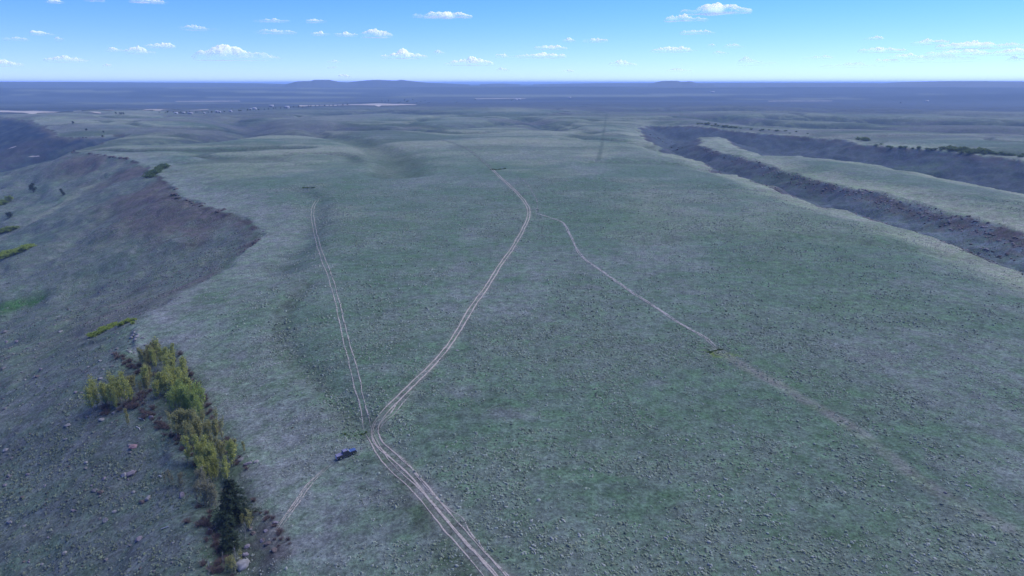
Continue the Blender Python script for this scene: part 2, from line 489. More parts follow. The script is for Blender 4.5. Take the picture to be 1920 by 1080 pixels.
def rut_material(name, col, amount):
    m, nt, b = new_mat(name)
    N, L = nt.nodes, nt.links
    g = N.new('ShaderNodeNewGeometry')
    n = N.new('ShaderNodeTexNoise')
    n.inputs['Scale'].default_value = .95
    n.inputs['Detail'].default_value = 5
    n.inputs['Roughness'].default_value = .7
    L.new(g.outputs['Position'], n.inputs['Vector'])
    r_ = N.new('ShaderNodeMapRange')
    r_.inputs['From Min'].default_value = .62 - .3 * amount
    r_.inputs['From Max'].default_value = .74 - .3 * amount
    L.new(n.outputs['Fac'], r_.inputs['Value'])
    L.new(r_.outputs['Result'], b.inputs['Alpha'])
    n2 = N.new('ShaderNodeTexNoise')
    n2.inputs['Scale'].default_value = 2.2
    n2.inputs['Detail'].default_value = 4
    L.new(g.outputs['Position'], n2.inputs['Vector'])
    r2 = N.new('ShaderNodeMapRange')
    r2.inputs['From Min'].default_value = .3
    r2.inputs['From Max'].default_value = .7
    r2.inputs['To Min'].default_value = .72
    r2.inputs['To Max'].default_value = 1.2
    L.new(n2.outputs['Fac'], r2.inputs['Value'])
    sc = N.new('ShaderNodeVectorMath')
    sc.operation = 'SCALE'
    sc.inputs[0].default_value = col
    L.new(r2.outputs['Result'], sc.inputs['Scale'])
    L.new(sc.outputs['Vector'], b.inputs['Base Color'])
    return m


# ------------------------------------------------------------------ mesh helpers
def mesh_np(name, V, faces, mat, tint=None, smooth=False):
    """faces: int array (n,3) or (n,4)"""
    me = bpy.data.meshes.new(name)
    V = np.asarray(V, np.float32)
    faces = np.asarray(faces, np.int32)
    k = faces.shape[1]
    me.vertices.add(len(V))
    me.vertices.foreach_set('co', V.ravel())
    me.loops.add(faces.size)
    me.loops.foreach_set('vertex_index', faces.ravel())
    me.polygons.add(len(faces))
    me.polygons.foreach_set('loop_start', np.arange(0, faces.size, k, dtype=np.int32))
    me.polygons.foreach_set('loop_total', np.full(len(faces), k, np.int32))
    if smooth:
        me.polygons.foreach_set('use_smooth', np.ones(len(faces), bool))
    me.update(calc_edges=True)
    me.validate()
    if tint is not None:
        at_ = me.attributes.new('tint', 'FLOAT_COLOR', 'POINT')
        t4 = np.ones((len(V), 4), np.float32)
        t4[:, :3] = tint
        at_.data.foreach_set('color', t4.ravel())
    me.materials.append(mat)
    return me


def link(name, data, parent=None, loc=None):
    o = bpy.data.objects.new(name, data)
    COL.objects.link(o)
    if parent:
        o.parent = parent
    if loc is not None:
        o.location = loc
    return o


def tag(o, label=None, cat=None, group=None, kind=None):
    if label:
        o['label'] = label
    if cat:
        o['category'] = cat
    if group:
        o['group'] = group
    if kind:
        o['kind'] = kind
    return o


def tri_faces(me_faces):
    out = []
    for f in me_faces:
        for k in range(1, len(f) - 1):
            out.append((f[0], f[k], f[k + 1]))
    return np.array(out, np.int32)


# ------------------------------------------------------------------ terrain
def build_ground():
    fine = np.arange(-47, 47.01, .105)
    coarse_r = np.array([48, 50, 53, 57, 62, 70, 80, 95, 110, 130, 150, 170, 190, 210, 230, 250, 265, 280, 290, 298, 303, 307, 310, 312])
    az = np.radians(np.concatenate([fine, coarse_r]))
    rs = [2.0]
    while rs[-1] < 92000:
        r_ = rs[-1]
        k = .12 if r_ < 70 else .010 if r_ < 100 else .0038 if r_ < 420 else .0052 if r_ < 1500 else .0075 if r_ < 4000 else .03
        rs.append(r_ * (1 + k))
    rs = np.array(rs)
    A, RR = np.meshgrid(az, rs)
    X, Y = np.sin(A) * RR, np.cos(A) * RR
    x, y = X.ravel(), Y.ravel()
    z, dl, dr, sw = surface(x, y, True)
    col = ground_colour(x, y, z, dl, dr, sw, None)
    nr, na = X.shape
    i = np.arange(nr - 1)[:, None] * na
    j = np.arange(na)[None, :]
    jn = (j + 1) % na
    q = np.stack([i + j, i + jn, i + na + jn, i + na + j], -1).reshape(-1, 4)[:, ::-1]
    V = np.column_stack([x, y, z])
    c0 = len(V)
    V = np.vstack([V, [[0, 0, z[:na].mean()]]])
    cap = np.column_stack([np.arange(na), (np.arange(na) + 1) % na, np.full(na, c0), np.full(na, c0)])
    col = np.vstack([col, col[:1]])
    me = bpy.data.meshes.new('ground')
    nq = len(q)
    me.vertices.add(len(V))
    me.vertices.foreach_set('co', V.astype(np.float32).ravel())
    loops = np.concatenate([q.ravel(), cap[:, [1, 0, 2]].ravel()]).astype(np.int32)
    me.loops.add(len(loops))
    me.loops.foreach_set('vertex_index', loops)
    me.polygons.add(nq + na)
    st = np.concatenate([np.arange(nq) * 4, nq * 4 + np.arange(na) * 3]).astype(np.int32)
    tt = np.concatenate([np.full(nq, 4), np.full(na, 3)]).astype(np.int32)
    me.polygons.foreach_set('loop_start', st)
    me.polygons.foreach_set('loop_total', tt)
    me.polygons.foreach_set('use_smooth', np.ones(nq + na, bool))
    me.update(calc_edges=True)
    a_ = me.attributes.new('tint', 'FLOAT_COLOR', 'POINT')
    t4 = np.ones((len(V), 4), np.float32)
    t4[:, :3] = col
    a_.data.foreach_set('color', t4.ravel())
    me.materials.append(M_GROUND)
    o = link('ground', me)
    tag(o, kind='structure')
    if me.polygons[nq // 2].normal.z < 0:
        me.flip_normals()
    return o


build_ground()


# ------------------------------------------------------------------ track ribbons
def rut(name, world, offs, width, mat, seed, kind='structure', fade=0):
    """several wheel ruts side by side that follow one centre line: one path"""
    p = smooth_poly(world, 2)
    seg = np.hypot(*np.diff(p, axis=0).T)
    s = np.concatenate([[0], np.cumsum(seg)])
    n = max(8, int(s[-1] / .8))
    t = np.linspace(0, s[-1], n)
    x, y = np.interp(t, s, p[:, 0]), np.interp(t, s, p[:, 1])
    tx, ty = np.gradient(x), np.gradient(y)
    L = np.hypot(tx, ty)
    nx, ny = -ty / L, tx / L
    V, Fc, base = [], [], 0
    for k, o_ in enumerate(offs):
        wob = .35 * fbm(t / 16, t * 0 + k * 7.3, seed, 2) + .12 * fbm(t / 3, t * 0 + k * 3.1, seed + 5, 2)
        w = width * (1 + .7 * fbm(t / 5, t * 0 + k * 5.7, seed + 9, 3)).clip(.25, 2)
        w = w * np.minimum(1, (np.arange(n) + 1) / 12) * np.minimum(1, (n - np.arange(n)) / 12)
        for e in (-1, -.33, .33, 1):
            X, Y = x + nx * (o_ + wob + e * w / 2), y + ny * (o_ + wob + e * w / 2)
            Z = surface(X, Y) + (.05 + np.hypot(X, Y) * 4e-4) - (.03 if abs(e) == 1 else 0)
            V.append(np.column_stack([X, Y, Z]))
        i = np.arange(n - 1)
        for e in range(3):
            a_, b_ = base + e * n + i, base + (e + 1) * n + i
            Fc.append(np.column_stack([a_, b_, b_ + 1, a_ + 1]))
        base += 4 * n
    me = mesh_np(name, np.vstack(V), np.vstack(Fc), mat, smooth=True)
    o = link(name, me)
    tag(o, kind=kind)
    return o


M_RUT = rut_material('pale dusty wheel rut', (.35, .315, .275), 1.05)
M_RUT2 = rut_material('thin wheel rut', (.33, .31, .275), .85)
M_RUT3 = rut_material('faint wheel rut', (.30, .29, .275), .8)
M_RUT4 = rut_material('grown over wheel rut', (.28, .27, .27), .5)
TW = track_world
rut('dirt_track', TW['main'][:78], (-.95, .6, .95), .33, M_RUT, 1)
rut('dirt_track', TW['main'][76:], (-.9, .9), .50, M_RUT, 2)
rut('dirt_track', TW['second'], (-.85, .85), .26, M_RUT, 3)
rut('dirt_track', TW['split'], (0,), .28, M_RUT2, 4)
rut('dirt_track', TW['loop'], (-.3, 1.0), .35, M_RUT2, 5)
rut('dirt_track', TW['left'], (-.95, .95), .36, M_RUT2, 6)
rut('dirt_track', TW['right'], (-.35, .45), .6, M_RUT3, 7)
rut('dirt_track', TW['upper'], (0,), .8, M_RUT4, 9)
rut('dirt_track', TW['truck'], (-.45, -.1, .5), .3, M_RUT2, 10)
rut('dirt_track', TW['far'], (-.6, .6), .8, M_RUT4, 11)


def broad_path(name, pix, width, mat, seed):
    P = ground_at(smooth_poly(pix, 4))[:, :2]
    return rut(name, P, (0,), width, mat, seed)


M_ROAD = flat_mat('pale gravel road', (.32, .29, .27), vary=.15, scale=.05)
broad_path('gravel_road', [(13, 281), (22, 277.5), (32, 275)], 5, M_ROAD, 21)
broad_path('gravel_road', [(52, 295), (62, 294), (75, 293.5)], 4, M_ROAD, 22)

# ------------------------------------------------------------------ far fields (tan stubble sheets on the plain)
M_FIELD = flat_mat('dry stubble', (.36, .325, .27), vary=.12, scale=.01)
M_FIELD2 = flat_mat('pale stubble', (.36, .33, .29), vary=.12, scale=.01)


def field(pix, mat):
    c = ground_at(pix)[:, :2]
    nu, nv = 70, 36
    A, B = np.meshgrid(np.linspace(0, 1, nu), np.linspace(0, 1, nv), indexing='ij')
    A, B = A.reshape(-1, 1), B.reshape(-1, 1)
    V = (c[0] * (1 - A) + c[1] * A) * (1 - B) + (c[3] * (1 - A) + c[2] * A) * B
    V = V + 6 * np.column_stack([fbm(V[:, 0] / 90, V[:, 1] / 90, 3, 2), fbm(V[:, 0] / 90, V[:, 1] / 90, 4, 2)])
    Z = surface(V[:, 0], V[:, 1]) + 1.6
    k = (np.arange(nu - 1)[:, None] * nv + np.arange(nv - 1)[None]).ravel()
    Fc = np.column_stack([k, k + nv, k + nv + 1, k + 1])
    o = link('field', mesh_np('field', np.column_stack([V, Z]), Fc[:, ::-1], mat, smooth=True))
    tag(o, kind='structure')


field([(-120, 215.2), (190, 213.6), (190, 211.2), (-120, 211.0)], M_FIELD)
field([(-120, 208.6), (215, 207.8), (210, 206.9), (-120, 207.0)], M_FIELD)
field([(640, 198.2), (780, 197.6), (780, 196.3), (640, 196.8)], M_FIELD2)
field([(560, 199), (640, 197.6), (640, 196.6), (560, 197.8)], M_FIELD)
field([(890, 186), (985, 185.6), (985, 184.8), (890, 185.0)], M_FIELD2)
field([(265, 208), (390, 206.6), (390, 205.7), (270, 206.8)], M_FIELD)
field([(330, 191), (450, 190.4), (450, 189.4), (330, 190)], M_FIELD)
field([(1440, 190.5), (1560, 190), (1560, 189.2), (1440, 189.6)], M_FIELD)


# ------------------------------------------------------------------ distant hills
M_HILL = flat_mat('distant hill', (.055, .075, .095), vary=.2, scale=.002)  # bluish tone lightened to carry distance haze in the colour


def hill(name, sil, dist, depth):
    sil = np.array(sil, float)
    us = np.linspace(sil[0, 0], sil[-1, 0], 90)
    vs = np.interp(us, sil[:, 0], sil[:, 1])
    d = ray(us, vs)
    k = dist / np.hypot(d[:, 0], d[:, 1])
    top = CAM_H + d[:, 2] * k
    V = []
    nb = 9
    for j in range(nb):
        e = (j / (nb - 1) - .5) * 2
        prof = max(0, 1 - abs(e) ** 1.4)
        rr = dist + e * depth
        dirx, diry = d[:, 0] * k / dist, d[:, 1] * k / dist
        base = surface(dirx * rr, diry * rr) - 12
        zz = base + (top - base).clip(2) * prof * (1 + .12 * (1 - prof) * fbm(us / 9, us * 0 + j, 6, 2))
        V.append(np.column_stack([dirx * rr, diry * rr, zz]))
    n = len(us)
    Fc = []
    for j in range(nb - 1):
        for i in range(n - 1):
            Fc.append((j * n + i, j * n + i + 1, (j + 1) * n + i + 1, (j + 1) * n + i))
    o = link(name, mesh_np(name, np.vstack(V), np.array(Fc), M_HILL, smooth=True))
    tag(o, kind='structure')


HD = 7200
hill('hill', [(535, 158), (548, 155), (556, 152.6), (583, 151.6), (590, 149.6), (618, 149.6), (634, 153), (650, 154.5), (672, 157)], HD, 600)
hill('hill', [(640, 157.5), (655, 153.6), (690, 150.4), (706, 149.6), (742, 151), (752, 149.4), (768, 151.4), (800, 155), (850, 157), (880, 158.5)], HD + 500, 700)
hill('hill', [(900, 158), (930, 156.8), (945, 156.6), (975, 158.4)], HD + 900, 600)
hill('hill', [(1215, 157.5), (1232, 153.8), (1240, 151.8), (1270, 151.3), (1278, 153.4), (1294, 152.2), (1306, 155.6), (1340, 157.6)], HD + 300, 600)
hill('hill', [(1640, 157), (1690, 153.8), (1760, 152.2), (1840, 151.9), (1960, 152.8), (2120, 155), (2200, 158)], HD + 900, 800)
hill('hill', [(-260, 154), (-60, 152.8), (120, 153.4), (300, 154.8), (480, 156), (545, 157.8)], HD + 1000, 800)
hill('hill', [(1000, 158), (1120, 155.8), (1230, 155.6), (1330, 155.4), (1500, 155.2), (1640, 155.6), (1700, 157.4)], HD + 1500, 900)


# ------------------------------------------------------------------ sagebrush and stones
def dome(seed, lobes, rings, seg, squash=.75):
    """a shrub clump of ragged domes; returns verts, tris"""
    rn = np.random.default_rng(seed)
    V, Fc, base = [], [], 0
    for l in range(lobes):
        cx, cy = (0, 0) if lobes == 1 else rn.normal(0, .30, 2)
        rad = 1 if lobes == 1 else rn.uniform(.45, .75)
        ring0 = None
        pts = []
        for k in range(rings):
            ph = k / rings * math.pi / 2
            for s_ in range(seg):
                th = 2 * math.pi * (s_ + .5 * (k % 2)) / seg + rn.normal(0, .15)
                rr = rad * rn.uniform(.72, 1.25)
                pts.append((cx + rr * math.cos(ph) * math.cos(th) * .5, cy + rr * math.cos(ph) * math.sin(th) * .5,
                            rr * math.sin(ph) * squash * .62 - .08 * (k == 0)))
        pts.append((cx + rn.normal(0, .08), cy + rn.normal(0, .08), rad * squash * rn.uniform(.5, .68)))
        for k in range(rings - 1):
            for s_ in range(seg):
                a_, b_ = base + k * seg + s_, base + k * seg + (s_ + 1) % seg
                c_, d_ = a_ + seg, b_ + seg
                Fc += [(a_, b_, d_), (a_, d_, c_)]
        t = base + rings * seg
        for s_ in range(seg):
            Fc.append((base + (rings - 1) * seg + s_, base + (rings - 1) * seg + (s_ + 1) % seg, t))
        V += pts
        base += len(pts)
    return np.array(V), np.array(Fc, np.int32)


def stone(seed, sub=1):
    bm = bmesh.new()
    bmesh.ops.create_icosphere(bm, subdivisions=sub, radius=.5)
    rn = np.random.default_rng(seed)
    planes = [(rn.normal(0, 1, 3), rn.uniform(.26, .42)) for _ in range(7)]
    planes = [(p / np.linalg.norm(p), d) for p, d in planes]
    V = np.array([v.co[:] for v in bm.verts])
    for p, d in planes:
        e = V @ p - d
        V = V - np.maximum(e, 0)[:, None] * p
    V += rn.normal(0, .02, V.shape)
    V[:, 2] = V[:, 2] * .72 + .16
    Fc = np.array([[v.index for v in f.verts] for f in bm.faces], np.int32)
    bm.free()
    return V, Fc


def bake(name, protos, P, rot, scl, tint, label_kind='stuff', mat=None):
    """many copies of small protos in one mesh. P (n,3), scl (n,3), tint (n,3)"""
    n = len(P)
    pick = RNG.integers(0, len(protos), n)
    Vs, Fs, Ts, base = [], [], [], 0
    for k, (pv, pf) in enumerate(protos):
        m = np.where(pick == k)[0]
        if not len(m):
            continue
        c, s_ = np.cos(rot[m])[:, None], np.sin(rot[m])[:, None]
        lx = pv[None, :, 0] * scl[m, 0:1]
        ly = pv[None, :, 1] * scl[m, 1:2]
        X = lx * c - ly * s_ + P[m, 0:1]
        Y = lx * s_ + ly * c + P[m, 1:2]
        Z = pv[None, :, 2] * scl[m, 2:3] + P[m, 2:3]
        Vs.append(np.stack([X, Y, Z], -1).reshape(-1, 3))
        Fs.append((pf[None] + (np.arange(len(m)) * len(pv))[:, None, None] + base).reshape(-1, 3))
        Ts.append(np.repeat(tint[m], len(pv), 0))
        base += len(m) * len(pv)
    me = mesh_np(name, np.vstack(Vs), np.vstack(Fs), mat or M_TINT, np.vstack(Ts))
    o = link(name, me)
    tag(o, kind=label_kind)
    return o


def frustum_points(n, r0, r1, half=43.5):
    a = np.radians(RNG.uniform(-half, half, n))
    r = np.sqrt(RNG.uniform(r0 * r0, r1 * r1, n))
    return np.sin(a) * r, np.cos(a) * r


def track_gap(x, y):
    g = np.full(x.shape, 99.0)
    for k in ('main', 'second', 'left', 'loop', 'truck', 'right', 'split'):
        p_ = track_world[k]
        g = np.minimum(g, seg_dist(x, y, p_) / (1.0 if k in ('main', 'second') else .75 if k != 'split' else .4))
    return g


S_GREY = np.array([.235, .262, .235])
S_GREEN = np.array([.165, .205, .140])
S_LAV = np.array([.285, .278, .280])
S_DARK = np.array([.090, .115, .090])


def sage_set(n, r0, r1, size0, size1, dens, half):
    x, y = frustum_points(n, r0, r1, half)
    z, dl, dr, sw = surface(x, y, True)
    n1, n2, n3 = fbm(x / 38, y / 38, 31, 4), fbm(x / 75, y / 75, 41, 4), fbm(x / 11, y / 11, 131, 3)
    belt = np.clip(sw / 1.3, 0, 1) * (np.hypot(x, y) < 290)
    keep = RNG.random(n) < dens * np.clip(.50 + 1.35 * n3 + .7 * n1 + .5 * belt, .08, 1.3)
    keep &= track_gap(x, y) > 1.5
    x, y, z, dl, dr, n2, n3, belt = (q[keep] for q in (x, y, z, dl, dr, n2, n3, belt))
    m = len(x)
    s_ = size0 + (size1 - size0) * RNG.random(m) ** 3.2
    s_ = s_ * (1 + .15 * belt) * np.where(n2 > .25, .8, 1)
    rim = sstep(-50, -5, np.maximum(dl, dr)) * (1 - sstep(4, 14, np.maximum(dl, dr)))
    s_ = s_ * (1 - .35 * rim)
    scl = np.column_stack([s_ * RNG.uniform(.85, 1.5, m), s_ * RNG.uniform(.85, 1.2, m), s_ * RNG.uniform(.7, 1.15, m)])
    w = RNG.random((m, 1))
    t = S_GREY * (1 - w) + S_GREEN * w
    lv = np.clip(.5 * sstep(.05, .4, n2) + .5 * rim, 0, 1)[:, None]
    t = t * (1 - lv) + S_LAV * lv
    t = t * np.where(dl > 4, .74, 1)[:, None]  # left slope clumps darkened in place of shading
    dk = (RNG.random(m) < .09 + .14 * (dl > 4) + .34 * belt)[:, None]  # extra dark clumps there stand in for shade between bumps
    t = np.where(dk, S_DARK * RNG.uniform(.8, 1.5, (m, 1)), t)
    t = np.array([.80, .85, .83]) * t * RNG.uniform(.72, 1.28, (m, 1))
    return np.column_stack([x, y, z - .03]), scl, t


near_protos = [dome(100 + k, 3, 2, 6) for k in range(8)]
far_protos = [dome(200 + k, 1, 2, 5) for k in range(6)]
Pn, Sn, Tn = sage_set(205000, 72, 270, .24, 1.15, .78, 53)
# the nearest, largest clumps stand as objects of their own
depth_n = np.hypot(Pn[:, 0], Pn[:, 1])
pix = np.column_stack([Pn[:, 0], Pn[:, 1] * CP - (Pn[:, 2] - CAM_H) * SP, Pn[:, 1] * SP + (Pn[:, 2] - CAM_H) * CP])
uu, vv = 960 + F * pix[:, 0] / pix[:, 1], 540 - F * pix[:, 2] / pix[:, 1]
vis = (uu > 8) & (uu < 1912) & (vv < 1076)
big = np.where(vis, Sn.max(1) / np.maximum(pix[:, 1], 1), 0)
order = np.argsort(-big)[:240]
single = np.zeros(len(Pn), bool)
single[order] = True
bake('sagebrush_cover', near_protos, Pn[~single], RNG.uniform(0, 6.28, (~single).sum()), Sn[~single], Tn[~single])
Pf, Sf, Tf = sage_set(275000, 270, 700, .34, 1.2, .66, 48)
bake('sagebrush_cover', far_protos, Pf, RNG.uniform(0, 6.28, len(Pf)), Sf, Tf)

sage_meshes = []
for k, (pv, pf) in enumerate(near_protos):
    for j, tc in enumerate((S_GREY, S_GREEN * .9, S_DARK * 1.2, S_LAV)):
        sage_meshes.append((j, mesh_np('sagebrush', pv, pf, M_TINT, np.tile(tc, (len(pv), 1)))))
sage_names = ('grey-green', 'green', 'dark green', 'pale grey')
for i in order:
    lum = Tn[i].sum()
    j = 2 if lum < .36 else 3 if lum > .82 else 0 if Tn[i][2] > .18 else 1
    me = random.choice([m for q, m in sage_meshes if q == j])
    o = link('sagebrush', me, loc=Pn[i])
    o.rotation_euler.z = random.uniform(0, 6.28)
    o.scale = Sn[i]
    tag(o, f'large {sage_names[j]} sagebrush clump among the biggest on the open grassland', 'shrub', f'{sage_names[j]} sagebrush clumps on the grassland')

# loose stones
stones = [stone(300 + k) for k in range(6)]


def stone_cover(x, y, s, t):
    z = surface(x, y)
    n = len(x)
    return bake('loose_stones', stones, np.column_stack([x, y, z - .05 * s]), RNG.uniform(0, 6.28, n), np.column_stack([s * RNG.uniform(.8, 1.5, n), s, s * RNG.uniform(.5, .9, n)]), t)


x, y = frustum_points(60000, 95, 520)
z, dl, dr, sw = surface(x, y, True)
k = ((dl > 2) & (RNG.random(len(x)) < .20 * (.5 + 1.6 * fbm(x / 18, y / 18, 77, 3)).clip(0, 1)) & (dl < 130))
k |= ((dr > 1) & (dr < 26) & (RNG.random(len(x)) < .5))
k |= ((RNG.random(len(x)) < .004))
xs, ys = x[k], y[k]
st = np.array([.10, .094, .10]) * RNG.uniform(.55, 1.6, (k.sum(), 1)) * (1 + RNG.normal(0, .05, (k.sum(), 3)))
stone_cover(xs, ys, RNG.uniform(.25, .9, k.sum()) * np.clip(np.hypot(xs, ys) / 250, 1, 2.2), st)
x, y = frustum_points(60000, 330, 900, 44)
k = (x > 0)
x, y = x[k], y[k]
z, dl, dr, sw = surface(x, y, True)
k = (dr > 2) & (dr < 22) & (fbm(x / 25, y / 25, 78, 3) > -.2) & (RNG.random(len(x)) < .8)
xs, ys = x[k], y[k]
st = np.array([.145, .115, .11]) * RNG.uniform(.35, 2.1, (k.sum(), 1))
stone_cover(xs, ys, .6 + 2.2 * RNG.random(k.sum()) ** 2.5, st)

# ------------------------------------------------------------------ boulders
BOULDER_MESH = {}


def boulder_mesh(kind, col, k):
    key = (kind, k)
    if key not in BOULDER_MESH:
        pv, pf = stone(900 + 31 * k + hash(kind) % 1 + len(kind), 3)
        q = 1 + .06 * RNG.normal(0, 1, len(pv))
        pv = pv * q[:, None]
        BOULDER_MESH[key] = mesh_np('boulder', pv, pf, M_STONE[kind])
    return BOULDER_MESH[key]


def stone_mat(name, col):
    m = flat_mat(name, col, rough=.95, vary=.35, scale=2.5)
    return m


M_STONE = {'grey': stone_mat('grey basalt', (.13, .13, .137)), 'pale': stone_mat('pale lichened rock', (.215, .215, .22)), 'lavender': stone_mat('lavender grey rock', (.165, .152, .182)),
           'reddish': stone_mat('reddish rock', (.21, .145, .165)), 'brown': stone_mat('brown basalt', (.105, .088, .085)), 'dark': stone_mat('dark basalt', (.075, .06, .062))}


def boulder(u, v, w_px, kind, label, group=None, flatn=.6, k=None, P=None):
    P = ground_at([(u, v)])[0] if P is None else P
    dist = math.sqrt(P[0] ** 2 + P[1] ** 2 + (P[2] - CAM_H) ** 2)
    s_ = w_px / F * dist
    o = link('boulder', boulder_mesh(kind, None, random.randint(0, 5) if k is None else k), loc=(P[0], P[1], P[2] - .12 * s_ * flatn))
    o.scale = (s_ * random.uniform(.9, 1.2), s_ * random.uniform(.75, 1.05), s_ * flatn * 1.2)
    o.rotation_euler = (random.uniform(-.2, .2), random.uniform(-.2, .2), random.uniform(0, 6.28))
    tag(o, label, 'boulder', group)
    return o


boulder(249, 839, 17, 'reddish', 'large reddish slab of rock alone on the left hillside below the grove', flatn=.5)
boulder(246, 888, 19, 'lavender', 'broad lavender-grey slab beside a pale block on the hillside', flatn=.4)
boulder(232, 891, 11, 'pale', 'pale block resting against the broad lavender slab', flatn=.8)
boulder(454, 1062, 24, 'pale', 'big pale rounded boulder below the two conifers', flatn=.95)
boulder(262, 1012, 13, 'lavender', 'leaning lavender slab low on the left hillside', flatn=.9)
boulder(198, 977, 10, 'pale', 'upright pale stone standing low on the left hillside', flatn=1.5)
boulder(11, 844, 9, 'pale', 'pale grey stone at the picture edge high on the left hillside', flatn=.7)
boulder(18, 893, 10, 'grey', 'grey stone below the pale stone at the left picture edge', flatn=.6)
boulder(18, 980, 8, 'pale', 'small pale stone low at the left picture edge', flatn=.8)
boulder(341, 930, 16, 'lavender', 'lavender-grey boulder west of the big conifer', flatn=.7)
boulder(278, 935, 12, 'pale', 'pale boulder topping a small brown rock heap', flatn=.8)
boulder(266, 942, 13, 'brown', 'dark brown rock in the small heap west of the conifer', flatn=.6)
boulder(188, 924, 13, 'brown', 'brown rock with pinkish edges midway down the left hillside', flatn=.6)
boulder(178, 920, 11, 'grey', 'grey rock beside the pinkish brown rock on the hillside', flatn=.6)
boulder(127, 798, 13, 'pale', 'pale broken block left of the grove, largest of its group', flatn=.5)
boulder(192, 787, 10, 'pale', 'pale flat stone just below the left clump of aspens', flatn=.5)
boulder(214, 774, 8, 'pale', 'small pale stone under the right end of the left aspen clump', flatn=.6)
boulder(284, 783, 9, 'lavender', 'lavender stone at the foot of the bright green aspens', flatn=1.0)
boulder(275, 722, 12, 'lavender', 'pale lavender rock in the gap between the two aspen clumps', flatn=.9)
boulder(465, 870, 15, 'lavender', 'flat lavender outcrop east of the grove beside the conifer', flatn=.5)
boulder(452, 862, 12, 'grey', 'grey outcrop stone east of the grove above the conifer', flatn=.5)
boulder(480, 866, 10, 'pale', 'pale outcrop stone furthest east above the conifer', flatn=.5)
for (u, v, w) in ((250, 629, 8), (256, 633, 9), (253, 638, 8), (247, 634, 7), (259, 628, 6), (252, 624, 6)):
    boulder(u, v, w, 'pale', 'pale block in the small pile at the rim above the grove', 'pale rim blocks', flatn=.9)
for _ in range(12):
    boulder(random.gauss(480, 22), random.gauss(1020, 32), random.uniform(6, 13), random.choice(['lavender', 'grey', 'brown']),
            'rough rock of the outcrop beside the pair of conifers', 'outcrop rocks by the conifers', flatn=.6)
for _ in range(53):
    u = random.uniform(5, 400)
    v = random.uniform(620, 1070)
    if u > 130 + (v - 640) * .62 and u > 150:
        u = random.uniform(5, 140 + max(0, (v - 640) * .5))
    boulder(u, v, random.uniform(4, 8.5), random.choice(['pale', 'grey', 'lavender', 'brown', 'grey']),
            'small weathered rock scattered on the left hillside below the rim', 'scattered hillside rocks', flatn=random.uniform(.45, .8))
for _ in range(18):
    u = random.uniform(150, 300)
    v = 600 + (300 - u) * .55 + random.uniform(0, 70)
    boulder(u, v, random.uniform(4, 8), random.choice(['pale', 'grey', 'grey']), 'pale talus rock on the slope above the left aspen clump', 'talus rocks above the aspens', flatn=.55)
for i in range(7):
    boulder(500 + 45 * i / 6 + random.gauss(0, 2), 688 - 16 * i / 6 + random.gauss(0, 1.5), random.uniform(3, 6), 'pale', 'pale stone in the short broken line between the grove and the left track', 'short line of pale stones', flatn=.5)
# ledges
def under_rim(P, lo, hi, left):
    """slide a point across the slope until it lies lo..hi metres below the rim"""
    goal = random.uniform(lo, hi)
    x_, y_ = float(P[0]), float(P[1])
    k = 1 if left else 2
    for _ in range(4):
        q = surface(np.array([x_, x_ + 1, x_]), np.array([y_, y_, y_ + 1]), True)[k]
        gx, gy = q[1] - q[0], q[2] - q[0]
        L = max(gx * gx + gy * gy, .25)
        st_ = max(-25, min(25, goal - q[0]))
        x_ += st_ * gx / L
        y_ += st_ * gy / L
    return np.array([x_, y_, float(surface(np.array([x_]), np.array([y_]))[0])])


LEDGE = [((335, 352), (450, 392), 22, 6.0, 'dark', 'dark basalt ledge rock along the brow of the amphitheatre'),
         ((205, 284), (268, 299), 14, 5.5, 'dark', 'dark ledge rock at the far end of the brown spur'),
         ((135, 276), (175, 281), 6, 5.0, 'dark', 'dark ledge rock at the tip of the brown spur'),
         ((448, 474), (488, 447), 8, 6.0, 'brown', 'brown ledge rock where the rim swings back east')]
for (a_, b_, n, w, kd, lb) in LEDGE:
    for i in range(n):
        t = random.random()
        Q = ground_at([(a_[0] + (b_[0] - a_[0]) * t + random.gauss(0, 2), a_[1] + (b_[1] - a_[1]) * t + random.gauss(0, 1.0))])[0]
        boulder(0, 0, w * random.uniform(.6, 1.5),
                kd if random.random() < .6 else 'brown', lb, lb.replace(' rock ', ' rocks '), flatn=.55, P=under_rim(Q, 2, 8, True))
band = smooth_poly([(1330, 275), (1370, 290), (1420, 304), (1480, 328), (1560, 348), (1650, 366), (1760, 392), (1850, 418), (1925, 445)], 8)
for i in range(100):
    q = band[random.randrange(len(band))]
    Q = ground_at([(q[0] + random.gauss(0, 8), q[1])])[0]
    boulder(0, 0, random.uniform(3.0, 7.0) * (.7 + .5 * (q[0] - 1330) / 600), random.choice(['brown', 'brown', 'brown', 'grey', 'pale', 'lavender']),
            'rock in the reddish rocky band across the far canyon wall', 'rocks of the canyon wall band', flatn=.55, P=under_rim(Q, 3, 17, False))
for i in range(16):
    t = random.random()
    boulder(1815 + 90 * t + random.gauss(0, 5), 458 + 30 * t + random.gauss(0, 4), random.uniform(3, 7), random.choice(['brown', 'brown', 'dark', 'lavender']),
            'rock in the outcrop on the near canyon rim', 'rocks on the near canyon rim', flatn=.6)
for i in range(14):
    t = random.random()
    boulder(1200 + 95 * t + random.gauss(0, 3), 240 + 52 * t + random.gauss(0, 3), random.uniform(2.5, 5), random.choice(['dark', 'brown', 'dark']),
            'dark rock along the curving head of the right canyon', 'rocks at the canyon head', flatn=.6)

boulder(857, 657, 7, 'pale', 'lone pale flat stone east of the pale curving track', flatn=.35)


